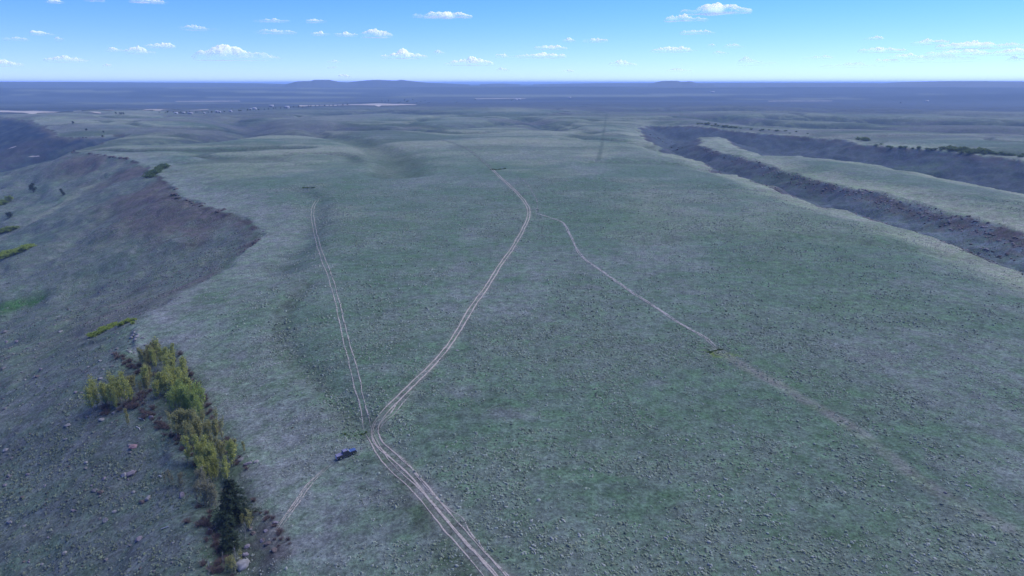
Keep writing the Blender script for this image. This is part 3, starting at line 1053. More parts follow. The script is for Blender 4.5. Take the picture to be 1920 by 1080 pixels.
# ------------------------------------------------------------------ trees
def tube(path, radii, seg=6):
    path = np.asarray(path, float)
    V, Fc = [], []
    for i, (p, r_) in enumerate(zip(path, radii)):
        t = path[min(i + 1, len(path) - 1)] - path[max(i - 1, 0)]
        t = t / np.linalg.norm(t)
        a_ = np.cross(t, [.3, 1, .1])
        a_ /= np.linalg.norm(a_)
        b_ = np.cross(t, a_)
        for s_ in range(seg):
            th = 2 * math.pi * s_ / seg
            V.append(p + r_ * (math.cos(th) * a_ + math.sin(th) * b_))
    for i in range(len(path) - 1):
        for s_ in range(seg):
            a0, a1 = i * seg + s_, i * seg + (s_ + 1) % seg
            Fc.append((a0, a1, a1 + seg, a0 + seg))
    return np.array(V), np.array(Fc, np.int32)


def join(parts):
    V, Fc, b = [], [], 0
    for v, f in parts:
        V.append(v)
        Fc.append(f + b)
        b += len(v)
    return np.vstack(V), np.vstack(Fc)


def leaf_quads(C, size, rn, up=.0):
    """one small bent card per centre"""
    n = len(C)
    a_ = rn.normal(0, 1, (n, 3))
    a_[:, 2] += up
    a_ /= np.linalg.norm(a_, axis=1, keepdims=True)
    b_ = np.cross(a_, rn.normal(0, 1, (n, 3)))
    b_ /= np.linalg.norm(b_, axis=1, keepdims=True)
    s_ = (size * rn.uniform(.6, 1.35, n))[:, None]
    V = np.stack([C - a_ * s_, C + b_ * s_ * .55, C + a_ * s_, C - b_ * s_ * .55], 1).reshape(-1, 3)
    Fc = np.arange(4 * n).reshape(n, 4)
    return V, Fc


def leaf_mat(name, col, vary=.3):
    m, nt, b = new_mat(name)
    N, L = nt.nodes, nt.links
    g = N.new('ShaderNodeTexCoord')
    n = N.new('ShaderNodeTexNoise')
    n.inputs['Scale'].default_value = 1.4
    n.inputs['Detail'].default_value = 4
    L.new(g.outputs['Object'], n.inputs['Vector'])
    r_ = N.new('ShaderNodeMapRange')
    r_.inputs['From Min'].default_value, r_.inputs['From Max'].default_value = .3, .7
    r_.inputs['To Min'].default_value, r_.inputs['To Max'].default_value = 1 - vary, 1 + vary
    L.new(n.outputs['Fac'], r_.inputs['Value'])
    sc = N.new('ShaderNodeVectorMath')
    sc.operation = 'SCALE'
    sc.inputs[0].default_value = col
    L.new(r_.outputs['Result'], sc.inputs['Scale'])
    L.new(sc.outputs['Vector'], b.inputs['Base Color'])
    tr = N.new('ShaderNodeBsdfTranslucent')
    L.new(sc.outputs['Vector'], tr.inputs['Color'])
    mx = N.new('ShaderNodeMixShader')
    mx.inputs[0].default_value = .35
    out = [q for q in N if q.type == 'OUTPUT_MATERIAL'][0]
    L.new(b.outputs[0], mx.inputs[1])
    L.new(tr.outputs[0], mx.inputs[2])
    L.new(mx.outputs[0], out.inputs['Surface'])
    return m


M_BARK = flat_mat('pale aspen bark', (.30, .29, .25), vary=.3, scale=4)
M_BARKD = flat_mat('dark bark', (.07, .055, .045), vary=.3, scale=4)
M_TWIG = flat_mat('grey brown twig', (.125, .095, .092), vary=.3, scale=3)
M_ASPEN = {'yellow-green': leaf_mat('yellow green leaf', (.41, .44, .125)), 'bright green': leaf_mat('bright green leaf', (.34, .43, .11)), 'olive': leaf_mat('olive budding leaf', (.37, .37, .15)),
           'dull grey-green': leaf_mat('grey budding leaf', (.30, .295, .18))}
M_NEEDLE = leaf_mat('dark needle', (.036, .058, .036), .5)
M_WILLOW = {'green': leaf_mat('willow leaf', (.19, .26, .05)), 'dark green': leaf_mat('dark shrub leaf', (.10, .16, .045)), 'lime green': leaf_mat('lime shrub leaf', (.25, .33, .06)),
            'far green': leaf_mat('far shrub leaf', (.13, .18, .05))}


def aspen_meshes(seed, dens=1.0):
    rn = np.random.default_rng(seed)
    H = 1.0
    lean = rn.normal(0, .05, 2)
    zs = np.linspace(-.06, .95, 7)
    path = np.column_stack([lean[0] * zs ** 2 + .012 * np.sin(zs * 7 + seed), lean[1] * zs ** 2 + .012 * np.cos(zs * 6 + seed), zs])
    parts = [tube(path, .018 * (1 - .85 * (zs + .06)), 6)]
    C = []
    for k in range(24):
        t = rn.uniform(.10, .92)
        i = np.interp(t, zs, np.arange(7))
        p = np.array([np.interp(i, np.arange(7), path[:, q]) for q in range(3)])
        th = rn.uniform(0, 6.28)
        ln = (.30 - .20 * abs(t - .35)) * rn.uniform(.5, 1.2)
        e = p + np.array([math.cos(th) * ln * .42, math.sin(th) * ln * .42, ln * .95])
        m_ = (p + e) / 2 + [0, 0, -.01]
        parts.append(tube([p, m_, e], [.006, .004, .0015], 4))
        nl = int(44 * dens)
        q = rn.random((nl, 1)) ** .7
        C.append(p + (e - p) * q + rn.normal(0, .022, (nl, 3)) * [1, 1, 1.6])
    nl = int(50 * dens)
    C.append(path[-1] + rn.normal(0, .04, (nl, 3)) * [1, 1, 2])
    lv, lf = leaf_quads(np.vstack(C), .021, rn, up=2.2)
    tv, tf = join(parts)
    return (tv, tf), (lv, lf)


ASP = [aspen_meshes(500 + k, d) for k, d in enumerate((1.2, 1.0, 1.1, .75, .9, .6, 1.3))]
ASP_M = {}


def aspen(P, H, kind, label, group):
    k = random.randrange(len(ASP))
    if kind == 'dull grey-green':
        k = random.choice([3, 5])
    key = (k, kind)
    if key not in ASP_M:
        (tv, tf), (lv, lf) = ASP[k]
        ASP_M[key] = (mesh_np('trunk', tv, tf, M_BARK, smooth=True), mesh_np('crown', lv, lf, M_ASPEN[kind]))
    e = link('aspen_tree', None, loc=P)
    w = H * random.uniform(1.0, 1.5)
    e.scale = (w, w, H)
    e.rotation_euler.z = random.uniform(0, 6.28)
    link('trunk', ASP_M[key][0], e)
    link('crown', ASP_M[key][1], e)
    tag(e, label, 'tree', group)
    return e


def along(poly, n, spread, seed):
    rn = random.Random(seed)
    poly = smooth_poly(poly, 8)
    s = np.concatenate([[0], np.cumsum(np.hypot(*np.diff(poly, axis=0).T))])
    out = []
    for i in range(n):
        t = (i + rn.random()) / n * s[-1]
        out.append((np.interp(t, s, poly[:, 0]) + rn.gauss(0, spread), np.interp(t, s, poly[:, 1]) + rn.gauss(0, spread * .6)))
    return out


GROVE = [  # polyline of bases, count, spread px, height px range, colour, label
    ([(180, 765), (205, 752), (232, 742)], 20, 11, (32, 48), 'yellow-green', 'yellow-green aspen in the separate left clump on the hillside'),
    ([(232, 742), (262, 728), (285, 714)], 16, 9, (22, 34), 'olive', 'olive budding aspen linking the left clump to the main grove'),
    ([(262, 688), (285, 678), (305, 680)], 15, 8, (24, 36), 'olive', 'olive budding aspen at the upper end of the grove'),
    ([(300, 678), (318, 694), (330, 708), (318, 728)], 20, 12, (30, 44), 'yellow-green', 'yellow-green aspen in the upper part of the main grove'),
    ([(298, 735), (320, 745), (345, 742), (370, 760)], 26, 13, (32, 47), 'yellow-green', 'yellow-green aspen in the middle of the main grove'),
    ([(325, 772), (350, 770), (372, 785)], 20, 12, (38, 54), 'bright green', 'bright green leafy aspen in the middle of the grove'),
    ([(335, 800), (358, 815), (385, 830), (398, 812)], 26, 14, (36, 50), 'olive', 'olive budding aspen below the bright green trees'),
    ([(400, 838), (425, 852), (450, 856)], 13, 6, (23, 34), 'olive', 'short olive aspen on the east edge of the grove'),
    ([(375, 860), (392, 882), (412, 900), (425, 880)], 26, 15, (40, 56), 'yellow-green', 'tall yellow-green aspen just above the big conifer'),
    ([(380, 915), (395, 938), (402, 958)], 18, 11, (36, 52), 'dull grey-green', 'dull grey-green aspen west of the big conifer'),
    ([(318, 905), (330, 910), (342, 908)], 5, 5, (24, 34), 'dull grey-green', 'thin pale aspen standing apart west of the grove'),
    ([(455, 985), (468, 990), (480, 975)], 5, 4, (22, 34), 'olive', 'small olive aspen between the two conifers and the outcrop'),
    ([(435, 1062), (420, 1075), (450, 1050)], 5, 6, (24, 34), 'olive', 'small olive aspen below the smaller conifer'),
    ([(236, 790), (240, 802)], 2, 2, (24, 32), 'olive', 'lone pale aspen below the gap between the clumps'),
]
for gi, (pl, n, sp, hh, kd, lb) in enumerate(GROVE):
    pts = along(pl, n, sp, 40 + gi)
    G = ground_at(pts)
    for P in G:
        dist = math.sqrt(P[0] ** 2 + P[1] ** 2 + (P[2] - CAM_H) ** 2)
        H = .86 * random.uniform(*hh) / F * dist
        aspen(P - [0, 0, .1], H, kd, lb, 'aspens: ' + lb.split(' in ')[0] if False else lb.replace('aspen', 'aspens'))


# conifers
def conifer_meshes(seed, width, irregular):
    rn = np.random.default_rng(seed)
    zs = np.linspace(-.04, 1, 8)
    tr = tube(np.column_stack([.01 * np.sin(zs * 5), .01 * np.cos(zs * 4), zs]), .022 * (1.02 - zs), 7)
    parts, C, A = [tr], [], []
    V, Fc, b = [], [], 0
    nb = 190
    for k in range(nb):
        t = .07 + .92 * (k / nb) ** 1.05
        th = k * 2.39996 + rn.normal(0, .25)
        prof = (1 - t) ** .6 * min(1, .55 + 2.2 * t) * (.8 + .35 * math.sin(3 * th + seed) * irregular + .22 * rn.normal())
        ln = width * max(.06, prof)
        p = np.array([0, 0, t])
        e = np.array([math.cos(th) * ln, math.sin(th) * ln, t - ln * .16 + .03 * rn.normal()])
        m_ = (p + e) / 2 + [0, 0, .03 * ln / width]
        if k % 2 == 0:
            parts.append(tube([p, m_, e], [.006, .004, .0015], 4))
        n = int(9 + 46 * ln / width)
        for q in rn.random(n) ** .65:
            c = p * (1 - q) ** 2 + 2 * m_ * q * (1 - q) + e * q * q
            side = np.array([-math.sin(th), math.cos(th), 0])
            c = c + side * rn.normal(0, .30) * ln * (.25 + .75 * (1 - q)) * .75 + [0, 0, rn.normal(-.006, .010)]
            out = np.array([math.cos(th), math.sin(th), -.25]) + side * rn.normal(0, .6) + rn.normal(0, .15, 3)
            out /= np.linalg.norm(out)
            s2 = np.cross(out, [0, 0, 1]) + rn.normal(0, .25, 3)
            s2 /= np.linalg.norm(s2)
            L = .032 * rn.uniform(.6, 1.3)
            V += [c - out * L, c + s2 * L * .42, c + out * L, c - s2 * L * .42]
            Fc.append((b, b + 1, b + 2, b + 3))
            b += 4
    tv, tf = join(parts)
    return (tv, tf), (np.array(V), np.array(Fc, np.int32))


def conifer(pix, hpx, width, seed, label, name='conifer_tree', squash=.84):
    (tv, tf), (lv, lf) = conifer_meshes(seed, width, 1.0)
    P = ground_at([pix])[0]
    dist = math.sqrt(P[0] ** 2 + P[1] ** 2 + (P[2] - CAM_H) ** 2)
    H = hpx / F * dist / squash
    e = link(name, None, loc=P - [0, 0, .1])
    e.scale = (H, H, H)
    e.rotation_euler.z = random.uniform(0, 6.28)
    link('trunk', mesh_np('trunk', tv, tf, M_BARKD, smooth=True), e)
    link('crown', mesh_np('crown', lv, lf, M_NEEDLE), e)
    tag(e, label, 'tree')
    return e


conifer((438, 978), 68, .46, 61, 'large dark broad conifer at the lower end of the aspen grove')
conifer((431, 1032), 42, .42, 62, 'smaller dark conifer directly below the large conifer')


# shrubs
def shrub_meshes(seed, leafy=True):
    rn = np.random.default_rng(seed)
    parts, C = [], []
    for k in range(11):
        th = rn.uniform(0, 6.28)
        sp = rn.uniform(.05, .5)
        e = np.array([math.cos(th) * sp, math.sin(th) * sp, rn.uniform(.55, 1.0) * (1 - .6 * sp)])
        p = np.array([math.cos(th) * .05, math.sin(th) * .05, -.05])
        m_ = (p + e) / 2 + [math.cos(th) * -.03, math.sin(th) * -.03, .04]
        parts.append(tube([p, m_, e], [.016, .011, .004], 4))
        for j in range(3):
            q = rn.uniform(.4, .95)
            c = p + (e - p) * q
            d = c + rn.normal(0, .16, 3) + [0, 0, .1]
            parts.append(tube([c, (c + d) / 2, d], [.006, .005, .002], 3))
            C.append(d + rn.normal(0, .07, (10, 3)))
        C.append(e + rn.normal(0, .09, (22, 3)))
        C.append(m_ + rn.normal(0, .10, (8, 3)))
    C = np.vstack(C)
    C = C[C[:, 2] > .05]
    tv, tf = None, None
    quads = [p for p in parts]
    tv, tf = join(quads)
    return (tv, tf), leaf_quads(C, .075, rn, .3)


def twig_mesh(seed):
    rn = np.random.default_rng(seed)
    parts = []
    for k in range(46):
        th, sp = rn.uniform(0, 6.28), rn.uniform(.05, .62)
        e = np.array([math.cos(th) * sp, math.sin(th) * sp, rn.uniform(.45, 1.0) * (1 - .5 * sp)])
        p = np.array([math.cos(th) * .08, math.sin(th) * .08, -.05])
        m_ = (p + e) / 2 + rn.normal(0, .05, 3)
        parts.append(tube([p, m_, e], [.022, .017, .008], 3))
        for j in range(3):
            c = p + (e - p) * rn.uniform(.4, .95)
            d = c + rn.normal(0, .15, 3) + [0, 0, .12]
            parts.append(tube([c, (c + d) / 2, d], [.014, .011, .005], 3))
    return join(parts)


SHR = [shrub_meshes(700 + k) for k in range(4)]
TWG = [twig_mesh(740 + k) for k in range(4)]
SHR_M = {}


def shrub(P, W, H, kind, label, group, name='willow_shrub', bare=False):
    k = random.randrange(len(SHR))
    key = (k, kind, bare)
    if key not in SHR_M:
        (tv, tf), (lv, lf) = SHR[k]
        SHR_M[key] = (mesh_np('stem', *(TWG[k] if bare else (tv, tf)), M_TWIG), None if bare else mesh_np('foliage', lv, lf, M_WILLOW[kind]))
    tm, lm = SHR_M[key]
    if bare:
        e = link(name, tm, loc=P)
    else:
        e = link(name, None, loc=P)
        link('stem', tm, e)
        link('foliage', lm, e)
    e.scale = (W, W, H)
    e.rotation_euler.z = random.uniform(0, 6.28)
    tag(e, label, 'shrub', group)
    return e


def shrub_row(pl, n, spread, wpx, kind, label, hr=.8, name='willow_shrub', seed=1, bare=False):
    for P in ground_at(along(pl, n, spread, seed)):
        dist = math.sqrt(P[0] ** 2 + P[1] ** 2 + (P[2] - CAM_H) ** 2)
        W = wpx * random.uniform(.7, 1.3) / F * dist
        shrub(P - [0, 0, .1], W, W * hr * random.uniform(.8, 1.2), kind, label, label.replace('shrub', 'shrubs'), name, bare)


shrub_row([(-10, 489), (20, 478), (58, 463)], 34, 2.0, 13, 'lime green', 'lime green willow shrub in the bright strip at the left picture edge', seed=2, hr=.45)
shrub_row([(-8, 441), (12, 434), (32, 427)], 16, 1.6, 10, 'green', 'green willow shrub in the short strip above the bright one', seed=3, hr=.4)
shrub_row([(-4, 386), (16, 380)], 6, 2, 8, 'green', 'small green shrub far up the left edge below the spur', seed=4)
shrub_row([(278, 334), (292, 325), (308, 313)], 24, 3, 12, 'dark green', 'dark green shrub in the thicket on the brow of the amphitheatre', seed=5, hr=.5)
shrub_row([(168, 634), (205, 615), (252, 600)], 26, 2.2, 10, 'lime green', 'low lime green shrub in the narrow strip above the aspens', hr=.5, seed=6)
shrub_row([(1305, 232), (1340, 235), (1385, 241)], 16, 1.8, 6, 'far green', 'dark green shrub along the far canyon rim, western thicket', hr=.5, seed=7)
shrub_row([(1385, 241), (1445, 245), (1520, 250)], 10, 1.4, 5, 'dark green', 'dark shrub along the far canyon rim, thinning eastwards', hr=.45, seed=8)
shrub_row([(1608, 262), (1630, 264)], 6, 1, 8, 'far green', 'green shrub at the step in the far canyon rim', hr=.5, seed=9)
shrub_row([(1640, 272), (1700, 277), (1765, 281)], 14, 2.2, 6, 'dark green', 'dark green shrub below the far rim, left of the big thicket', hr=.45, seed=10)
shrub_row([(1770, 280), (1810, 283), (1850, 286)], 44, 3.4, 8, 'far green', 'green shrub in the big thicket below the far rim', hr=.55, seed=11)
shrub_row([(1850, 287), (1925, 295)], 16, 2.2, 7, 'dark green', 'dark shrub below the far rim at the right picture edge', hr=.45, seed=12)
shrub_row([(1326, 662), (1342, 658), (1357, 655)], 12, .7, 4.5, 'dark green', 'dark shrub in the short row in the green hollow by the right track', hr=.6, seed=13)
shrub_row([(920, 318.5), (935, 318), (950, 316.5)], 14, .4, 3.2, 'dark green', 'dark shrub in the short row across the top of the curving track', hr=.6, seed=14)
shrub_row([(566, 352), (576, 353), (590, 352)], 9, .4, 3.2, 'dark green', 'dark shrub in the tiny row near the head of the left track', hr=.6, seed=15)
shrub_row([(225, 665), (265, 695), (300, 715)], 26, 8, 10, 'green', 'bare brown shrub under the upper grove', name='bare_shrub', seed=16, bare=True, hr=.7)
shrub_row([(190, 775), (235, 760), (280, 735)], 26, 7, 10, 'green', 'bare brown shrub along the foot of the left aspen clump', name='bare_shrub', seed=17, bare=True, hr=.7)
shrub_row([(250, 760), (300, 790), (340, 830), (375, 870)], 44, 9, 11, 'green', 'bare brown shrub along the west foot of the main grove', name='bare_shrub', seed=18, bare=True, hr=.7)
shrub_row([(335, 665), (365, 720), (395, 770), (425, 830), (455, 880)], 40, 5, 10, 'green', 'bare brown shrub along the east edge of the main grove', name='bare_shrub', seed=19, bare=True, hr=.7)
shrub_row([(380, 960), (400, 1000), (420, 1050), (400, 1075)], 50, 12, 12, 'green', 'bare brown shrub in the gully west of the conifers', name='bare_shrub', seed=20, bare=True, hr=.75)
shrub_row([(480, 945), (510, 990), (535, 1030)], 16, 9, 10, 'green', 'bare brown shrub among the outcrop rocks east of the conifers', name='bare_shrub', seed=21, bare=True, hr=.6)
shrub_row([(640, 812), (665, 818), (690, 812)], 7, 4, 4.5, 'dark green', 'small green shrub beside the track junction above the pickup', hr=.6, seed=22)


# dark far trees
def round_tree_meshes(seed):
    rn = np.random.default_rng(seed)
    zs = np.linspace(-.05, .6, 4)
    parts = [tube(np.column_stack([zs * 0, zs * .02, zs]), [.05, .04, .03, .015], 6)]
    C = []
    for k in range(14):
        th = rn.uniform(0, 6.28)
        z_ = rn.uniform(.28, .88)
        rr = .26 * math.sqrt(max(.02, 1 - ((z_ - .5) / .45) ** 2)) * rn.uniform(.5, 1)
        e = np.array([math.cos(th) * rr, math.sin(th) * rr, z_])
        p = np.array([0, 0, z_ * .6])
        parts.append(tube([p, (p + e) / 2, e], [.014, .01, .004], 4))
        C.append(e + rn.normal(0, .075, (60, 3)))
    tv, tf = join(parts)
    return (tv, tf), leaf_quads(np.vstack(C), .05, rn)


RT = [round_tree_meshes(800 + k) for k in range(3)]
RTM = [(mesh_np('trunk', *RT[k][0], M_BARKD), mesh_np('crown', *RT[k][1], M_NEEDLE)) for k in range(3)]
M_COTTON = leaf_mat('cottonwood leaf', (.045, .065, .035))
RTC = [mesh_np('crown', *RT[k][1], M_COTTON) for k in range(3)]


def far_tree(u, v, hpx, label, group=None, name='juniper_tree', cotton=False, wide=1.0):
    P = ground_at([(u, v)])[0]
    dist = math.sqrt(P[0] ** 2 + P[1] ** 2 + (P[2] - CAM_H) ** 2)
    H = hpx / F * dist
    k = random.randrange(3)
    e = link(name, None, loc=P - [0, 0, .2])
    e.scale = (H * wide, H * wide, H)
    e.rotation_euler.z = random.uniform(0, 6)
    link('trunk', RTM[k][0], e)
    link('crown', RTC[k] if cotton else RTM[k][1], e)
    tag(e, label, 'tree', group)


far_tree(63, 361, 15, 'tallest dark juniper standing alone on the brown flank')
far_tree(115, 361, 7, 'small dark juniper beside the pale chute, upper of the pair')
far_tree(119, 366, 6, 'small dark juniper beside the pale chute, lower of the pair', wide=1.4)
far_tree(18, 408, 10, 'dark juniper at the foot of the spur above the left green strip', wide=1.3)
far_tree(137, 231.5, 4, 'lone dark juniper furthest out on the green bench', wide=1.3)
far_tree(162, 245, 4, 'dark juniper on the slope below the green bench', wide=1.3)
far_tree(194, 248.5, 3, 'tiny dark juniper near the head of the side canyon', wide=1.3)
far_tree(192.5, 257, 3.5, 'dark juniper at the edge of the tableland by the side canyon', wide=1.4)
for u, v in ((217.5, 213.6), (225, 214.2), (228, 214.2), (231.5, 214.2)):
    far_tree(u, v, 3.2, 'dark tree in the small row beside the tan fields', 'trees beside the tan fields', 'cottonwood_tree', True, 1.4)
for i in range(44):
    t = i / 43
    far_tree(300 + 350 * t + random.uniform(-3, 3), np.interp(300 + 350 * t, [300, 400, 470, 560, 650], [211.5, 211, 207.5, 201, 197]) + random.uniform(-.4, .5), random.uniform(1.6, 3), 'dark cottonwood in the shelterbelt among the farmsteads',
             'farmstead shelterbelt trees', 'cottonwood_tree', True, 1.7)
for i in range(26):
    far_tree(random.uniform(650, 980), random.uniform(187, 193.5), random.uniform(1.2, 2.2), 'tiny dark cottonwood far out on the plain', 'cottonwoods far out on the plain', 'cottonwood_tree', True, 2.0)
far_tree(1688, 194, 2.5, 'tiny dark tree alone on the eastern plain', None, 'cottonwood_tree', True, 1.3)

# ------------------------------------------------------------------ fallen logs
M_LOG = flat_mat('bleached dead wood', (.55, .53, .5), vary=.2, scale=2)


def log(u0, v0, u1, v1, rad, label, bend=.3):
    A, B = ground_at([(u0, v0), (u1, v1)])
    mid = (A + B) / 2 + [bend, bend * .3, .25]
    C = (A + B) / 2
    pts = [A - C + [0, 0, .12], (A + mid) / 2 - C + [0, 0, .15], mid - C, (mid + B) / 2 - C + [0, 0, .15], B - C + [0, 0, .2]]
    v, f = tube(pts, [rad, rad * .95, rad * .8, rad * .6, rad * .25], 7)
    v2, f2 = tube([pts[2], pts[2] + np.array([.35, .2, .35]), pts[2] + np.array([.55, .45, .5])], [rad * .5, rad * .35, rad * .1], 5)
    o = link('fallen_log', mesh_np('fallen_log', *join([(v, f), (v2, f2)]), M_LOG, smooth=True), loc=C)
    tag(o, label, 'log')


log(391, 993, 399, 1000, .12, 'short white curved log lying in the gully west of the conifers', .4)
log(256, 801, 263, 808, .12, 'short white log lying below the grove in the grass')
log(302, 983 + 10, 318, 988, .1, 'thin grey log on the hillside left of the curved white log')
log(298, 893, 302, 897, .14, 'stubby white log west of the thin pale aspens')
log(260, 785, 272, 790, .1, 'pale fallen trunk at the west foot of the bright green aspens')


def dead_tree(pix, hpx, label, seed):
    rn = np.random.default_rng(seed)
    P = ground_at([pix])[0]
    dist = math.sqrt(P[0] ** 2 + P[1] ** 2 + (P[2] - CAM_H) ** 2)
    H = hpx / F * dist / .84
    e = link('dead_tree', None, loc=P - [0, 0, .1])
    e.scale = (H, H, H)
    zs = np.linspace(-.03, 1, 6)
    path = np.column_stack([.12 * zs ** 2, .05 * np.sin(zs * 4), zs])
    link('trunk', mesh_np('trunk', *tube(path, .014 * (1.08 - zs), 6), M_BARK, smooth=True), e)
    for k in range(13):
        zb = rn.uniform(.3, .92)
        th = rn.uniform(0, 6.28)
        p = np.array([np.interp(zb, zs, path[:, c_]) for c_ in range(3)])
        ln = rn.uniform(.08, .2) * (1.2 - zb)
        q = p + [math.cos(th) * ln, math.sin(th) * ln, rn.uniform(.10, .24)]
        link('branch', mesh_np('branch', *tube([p, (p + q) / 2 + [0, 0, -.02], q], [.006, .005, .002], 4), M_BARK), e)
    tag(e, label, 'tree')


dead_tree((460, 1012), 30, 'bare white tree leaning between the conifers and the outcrop', 3)
dead_tree((441, 1062), 32, 'bare white forked tree just above the big pale boulder', 4)
dead_tree((418, 1062), 26, 'bare whitish tree west of the big pale boulder', 5)
dead_tree((392, 1085), 30, 'bare grey tree at the bottom edge in the gully', 6)


# ------------------------------------------------------------------ far houses
M_WALL = flat_mat('white siding', (.35, .35, .35), vary=.05)
M_ROOF = flat_mat('pale metal roof', (.38, .38, .40), rough=.5, vary=.05)
M_ROOFD = flat_mat('dull metal roof', (.35, .34, .36), rough=.6, vary=.05)
M_DOOR = flat_mat('dark door', (.05, .05, .06))


def box_vf(x0, x1, y0, y1, z0, z1):
    V = np.array([(x, y, z) for z in (z0, z1) for x, y in ((x0, y0), (x1, y0), (x1, y1), (x0, y1))])
    return V, np.array([(3, 2, 1, 0), (4, 5, 6, 7), (0, 1, 5, 4), (1, 2, 6, 5), (2, 3, 7, 6), (3, 0, 4, 7)], np.int32)


def house(u, v, L, W, H, label, roof, name='farm_house', rz=0):
    L, W, H = L * .52, W * .52, H * .6
    P = ground_at([(u, v)])[0]
    e = link(name, None, loc=P)
    e.rotation_euler.z = rz
    wv = np.array([(-L / 2, -W / 2, -1), (L / 2, -W / 2, -1), (L / 2, W / 2, -1), (-L / 2, W / 2, -1), (-L / 2, -W / 2, H), (L / 2, -W / 2, H), (L / 2, W / 2, H), (-L / 2, W / 2, H),
                   (-L / 2, 0, H + W * .3), (L / 2, 0, H + W * .3)], float)
    wf = tri_faces([(0, 1, 5, 4), (2, 3, 7, 6), (1, 2, 6, 9, 5), (3, 0, 4, 8, 7), (4, 5, 9, 8), (7, 8, 9, 6)])
    link('wall', mesh_np('wall', wv, wf, M_WALL), e)
    o_ = .6
    z0, z1 = H - .15 + .1, H + W * .3 + .12
    rv = np.array([(-L / 2 - o_, -W / 2 - o_, z0 - .2), (L / 2 + o_, -W / 2 - o_, z0 - .2), (L / 2 + o_, 0, z1), (-L / 2 - o_, 0, z1), (L / 2 + o_, W / 2 + o_, z0 - .2), (-L / 2 - o_, W / 2 + o_, z0 - .2)])
    rv = np.vstack([rv, rv + [0, 0, .25]])
    rf = tri_faces([(0, 3, 2, 1), (3, 5, 4, 2), (6, 7, 8, 9), (9, 8, 10, 11), (0, 1, 7, 6), (4, 5, 11, 10), (1, 2, 8, 7), (2, 4, 10, 8), (3, 0, 6, 9), (5, 3, 9, 11)])
    link('roof', mesh_np('roof', rv, rf, roof), e)
    v_, f_ = box_vf(-1.6, 1.6, -W / 2 - .12, -W / 2 - .01, 0, min(3.2, H - .3))
    link('door', mesh_np('door', v_, f_, M_DOOR), e)
    tag(e, label, 'house' if name == 'farm_house' else 'barn')


HOUSES = [(330, 213, 22, 10, 4, 'long white shed at the west end of the farmsteads', M_ROOF, 'farm_shed'), (345, 212.6, 14, 9, 4, 'small white house second from the west end of the farmsteads', M_ROOF, 'farm_house'),
          (357, 213, 30, 10, 4, 'long low white shed east of the small white house', M_ROOFD, 'farm_shed'), (383, 213, 12, 8, 4, 'small grey-roofed house between two long sheds', M_ROOFD, 'farm_house'),
          (407, 210.8, 18, 12, 6, 'pale barn behind a dark clump of cottonwoods', M_ROOFD, 'barn'), (412, 211.2, 14, 9, 5, 'white house just east of the pale barn', M_ROOF, 'farm_house'),
          (433, 209.8, 16, 12, 6, 'bright white house alone east of the barn', M_ROOF, 'farm_house'), (470, 205.6, 16, 10, 5, 'dull house beside the bright white barn', M_ROOFD, 'farm_house'),
          (477.5, 205.4, 22, 16, 8, 'bright white barn at the middle of the shelterbelt', M_ROOF, 'barn'), (509, 200, 30, 16, 7, 'lone pale shed set behind the shelterbelt', M_ROOF, 'farm_shed'),
          (538.5, 203, 30, 18, 9, 'largest bright white barn, east end of the farmsteads', M_ROOF, 'barn'), (968, 187.4, 30, 16, 7, 'tiny white house far out on the plain, left of a pair', M_ROOF, 'farm_house'),
          (974, 187.6, 34, 16, 8, 'tiny white barn far out on the plain, right of a pair', M_ROOF, 'barn'), (1068, 184, 40, 18, 7, 'lone tiny pale shed on the middle plain', M_ROOF, 'farm_shed'),
          (1336, 173.6, 55, 25, 8, 'pale building alone far on the eastern plain', M_ROOF, 'farm_shed'), (1738, 190.3, 34, 16, 7, 'small pale shed on the far eastern plain', M_ROOF, 'farm_shed')]
for (u, v, L, W, H, lb, rf, nm) in HOUSES:
    house(u, v, L, W, H, lb, rf, nm, random.uniform(-.3, .3))


# ------------------------------------------------------------------ pickup truck
def bm_part(name, fn, mat, parent, bevel=.0, seg=2):
    bm = bmesh.new()
    fn(bm)
    if bevel:
        bmesh.ops.bevel(bm, geom=[e for e in bm.edges if e.calc_face_angle(0) > .45], offset=bevel, segments=seg, affect='EDGES', clamp_overlap=True)
    bmesh.ops.recalc_face_normals(bm, faces=bm.faces)
    me = bpy.data.meshes.new(name)
    bm.to_mesh(me)
    bm.free()
    me.materials.append(mat)
    return link(name, me, parent)


def prism(bm, prof, y0, y1, taper=0.0):
    """side profile (x,z) extruded across y; taper narrows the higher points"""
    zmin, zmax = min(p[1] for p in prof), max(p[1] for p in prof)
    A, B = [], []
    for x_, z_ in prof:
        k = taper * (z_ - zmin) / (zmax - zmin)
        A.append(bm.verts.new((x_, y0 + k, z_)))
        B.append(bm.verts.new((x_, y1 - k, z_)))
    n = len(prof)
    bm.faces.new(A)
    bm.faces.new(B[::-1])
    for i in range(n):
        j = (i + 1) % n
        bm.faces.new((A[i], B[i], B[j], A[j]))


def bbox(bm, x0, x1, y0, y1, z0, z1):
    v, f = box_vf(x0, x1, y0, y1, z0, z1)
    vs = [bm.verts.new(p) for p in v]
    for q in f:
        bm.faces.new([vs[i] for i in q])


def wheel_prism(bm, x_, y0, y1, r_, z_, n=20, r2=None):
    A = [bm.verts.new((x_ + r_ * math.cos(2 * math.pi * k / n), y0, z_ + r_ * math.sin(2 * math.pi * k / n))) for k in range(n)]
    B = [bm.verts.new((x_ + r_ * math.cos(2 * math.pi * k / n), y1, z_ + r_ * math.sin(2 * math.pi * k / n))) for k in range(n)]
    bm.faces.new(A)
    bm.faces.new(B[::-1])
    for i in range(n):
        j = (i + 1) % n
        bm.faces.new((A[i], B[i], B[j], A[j]))


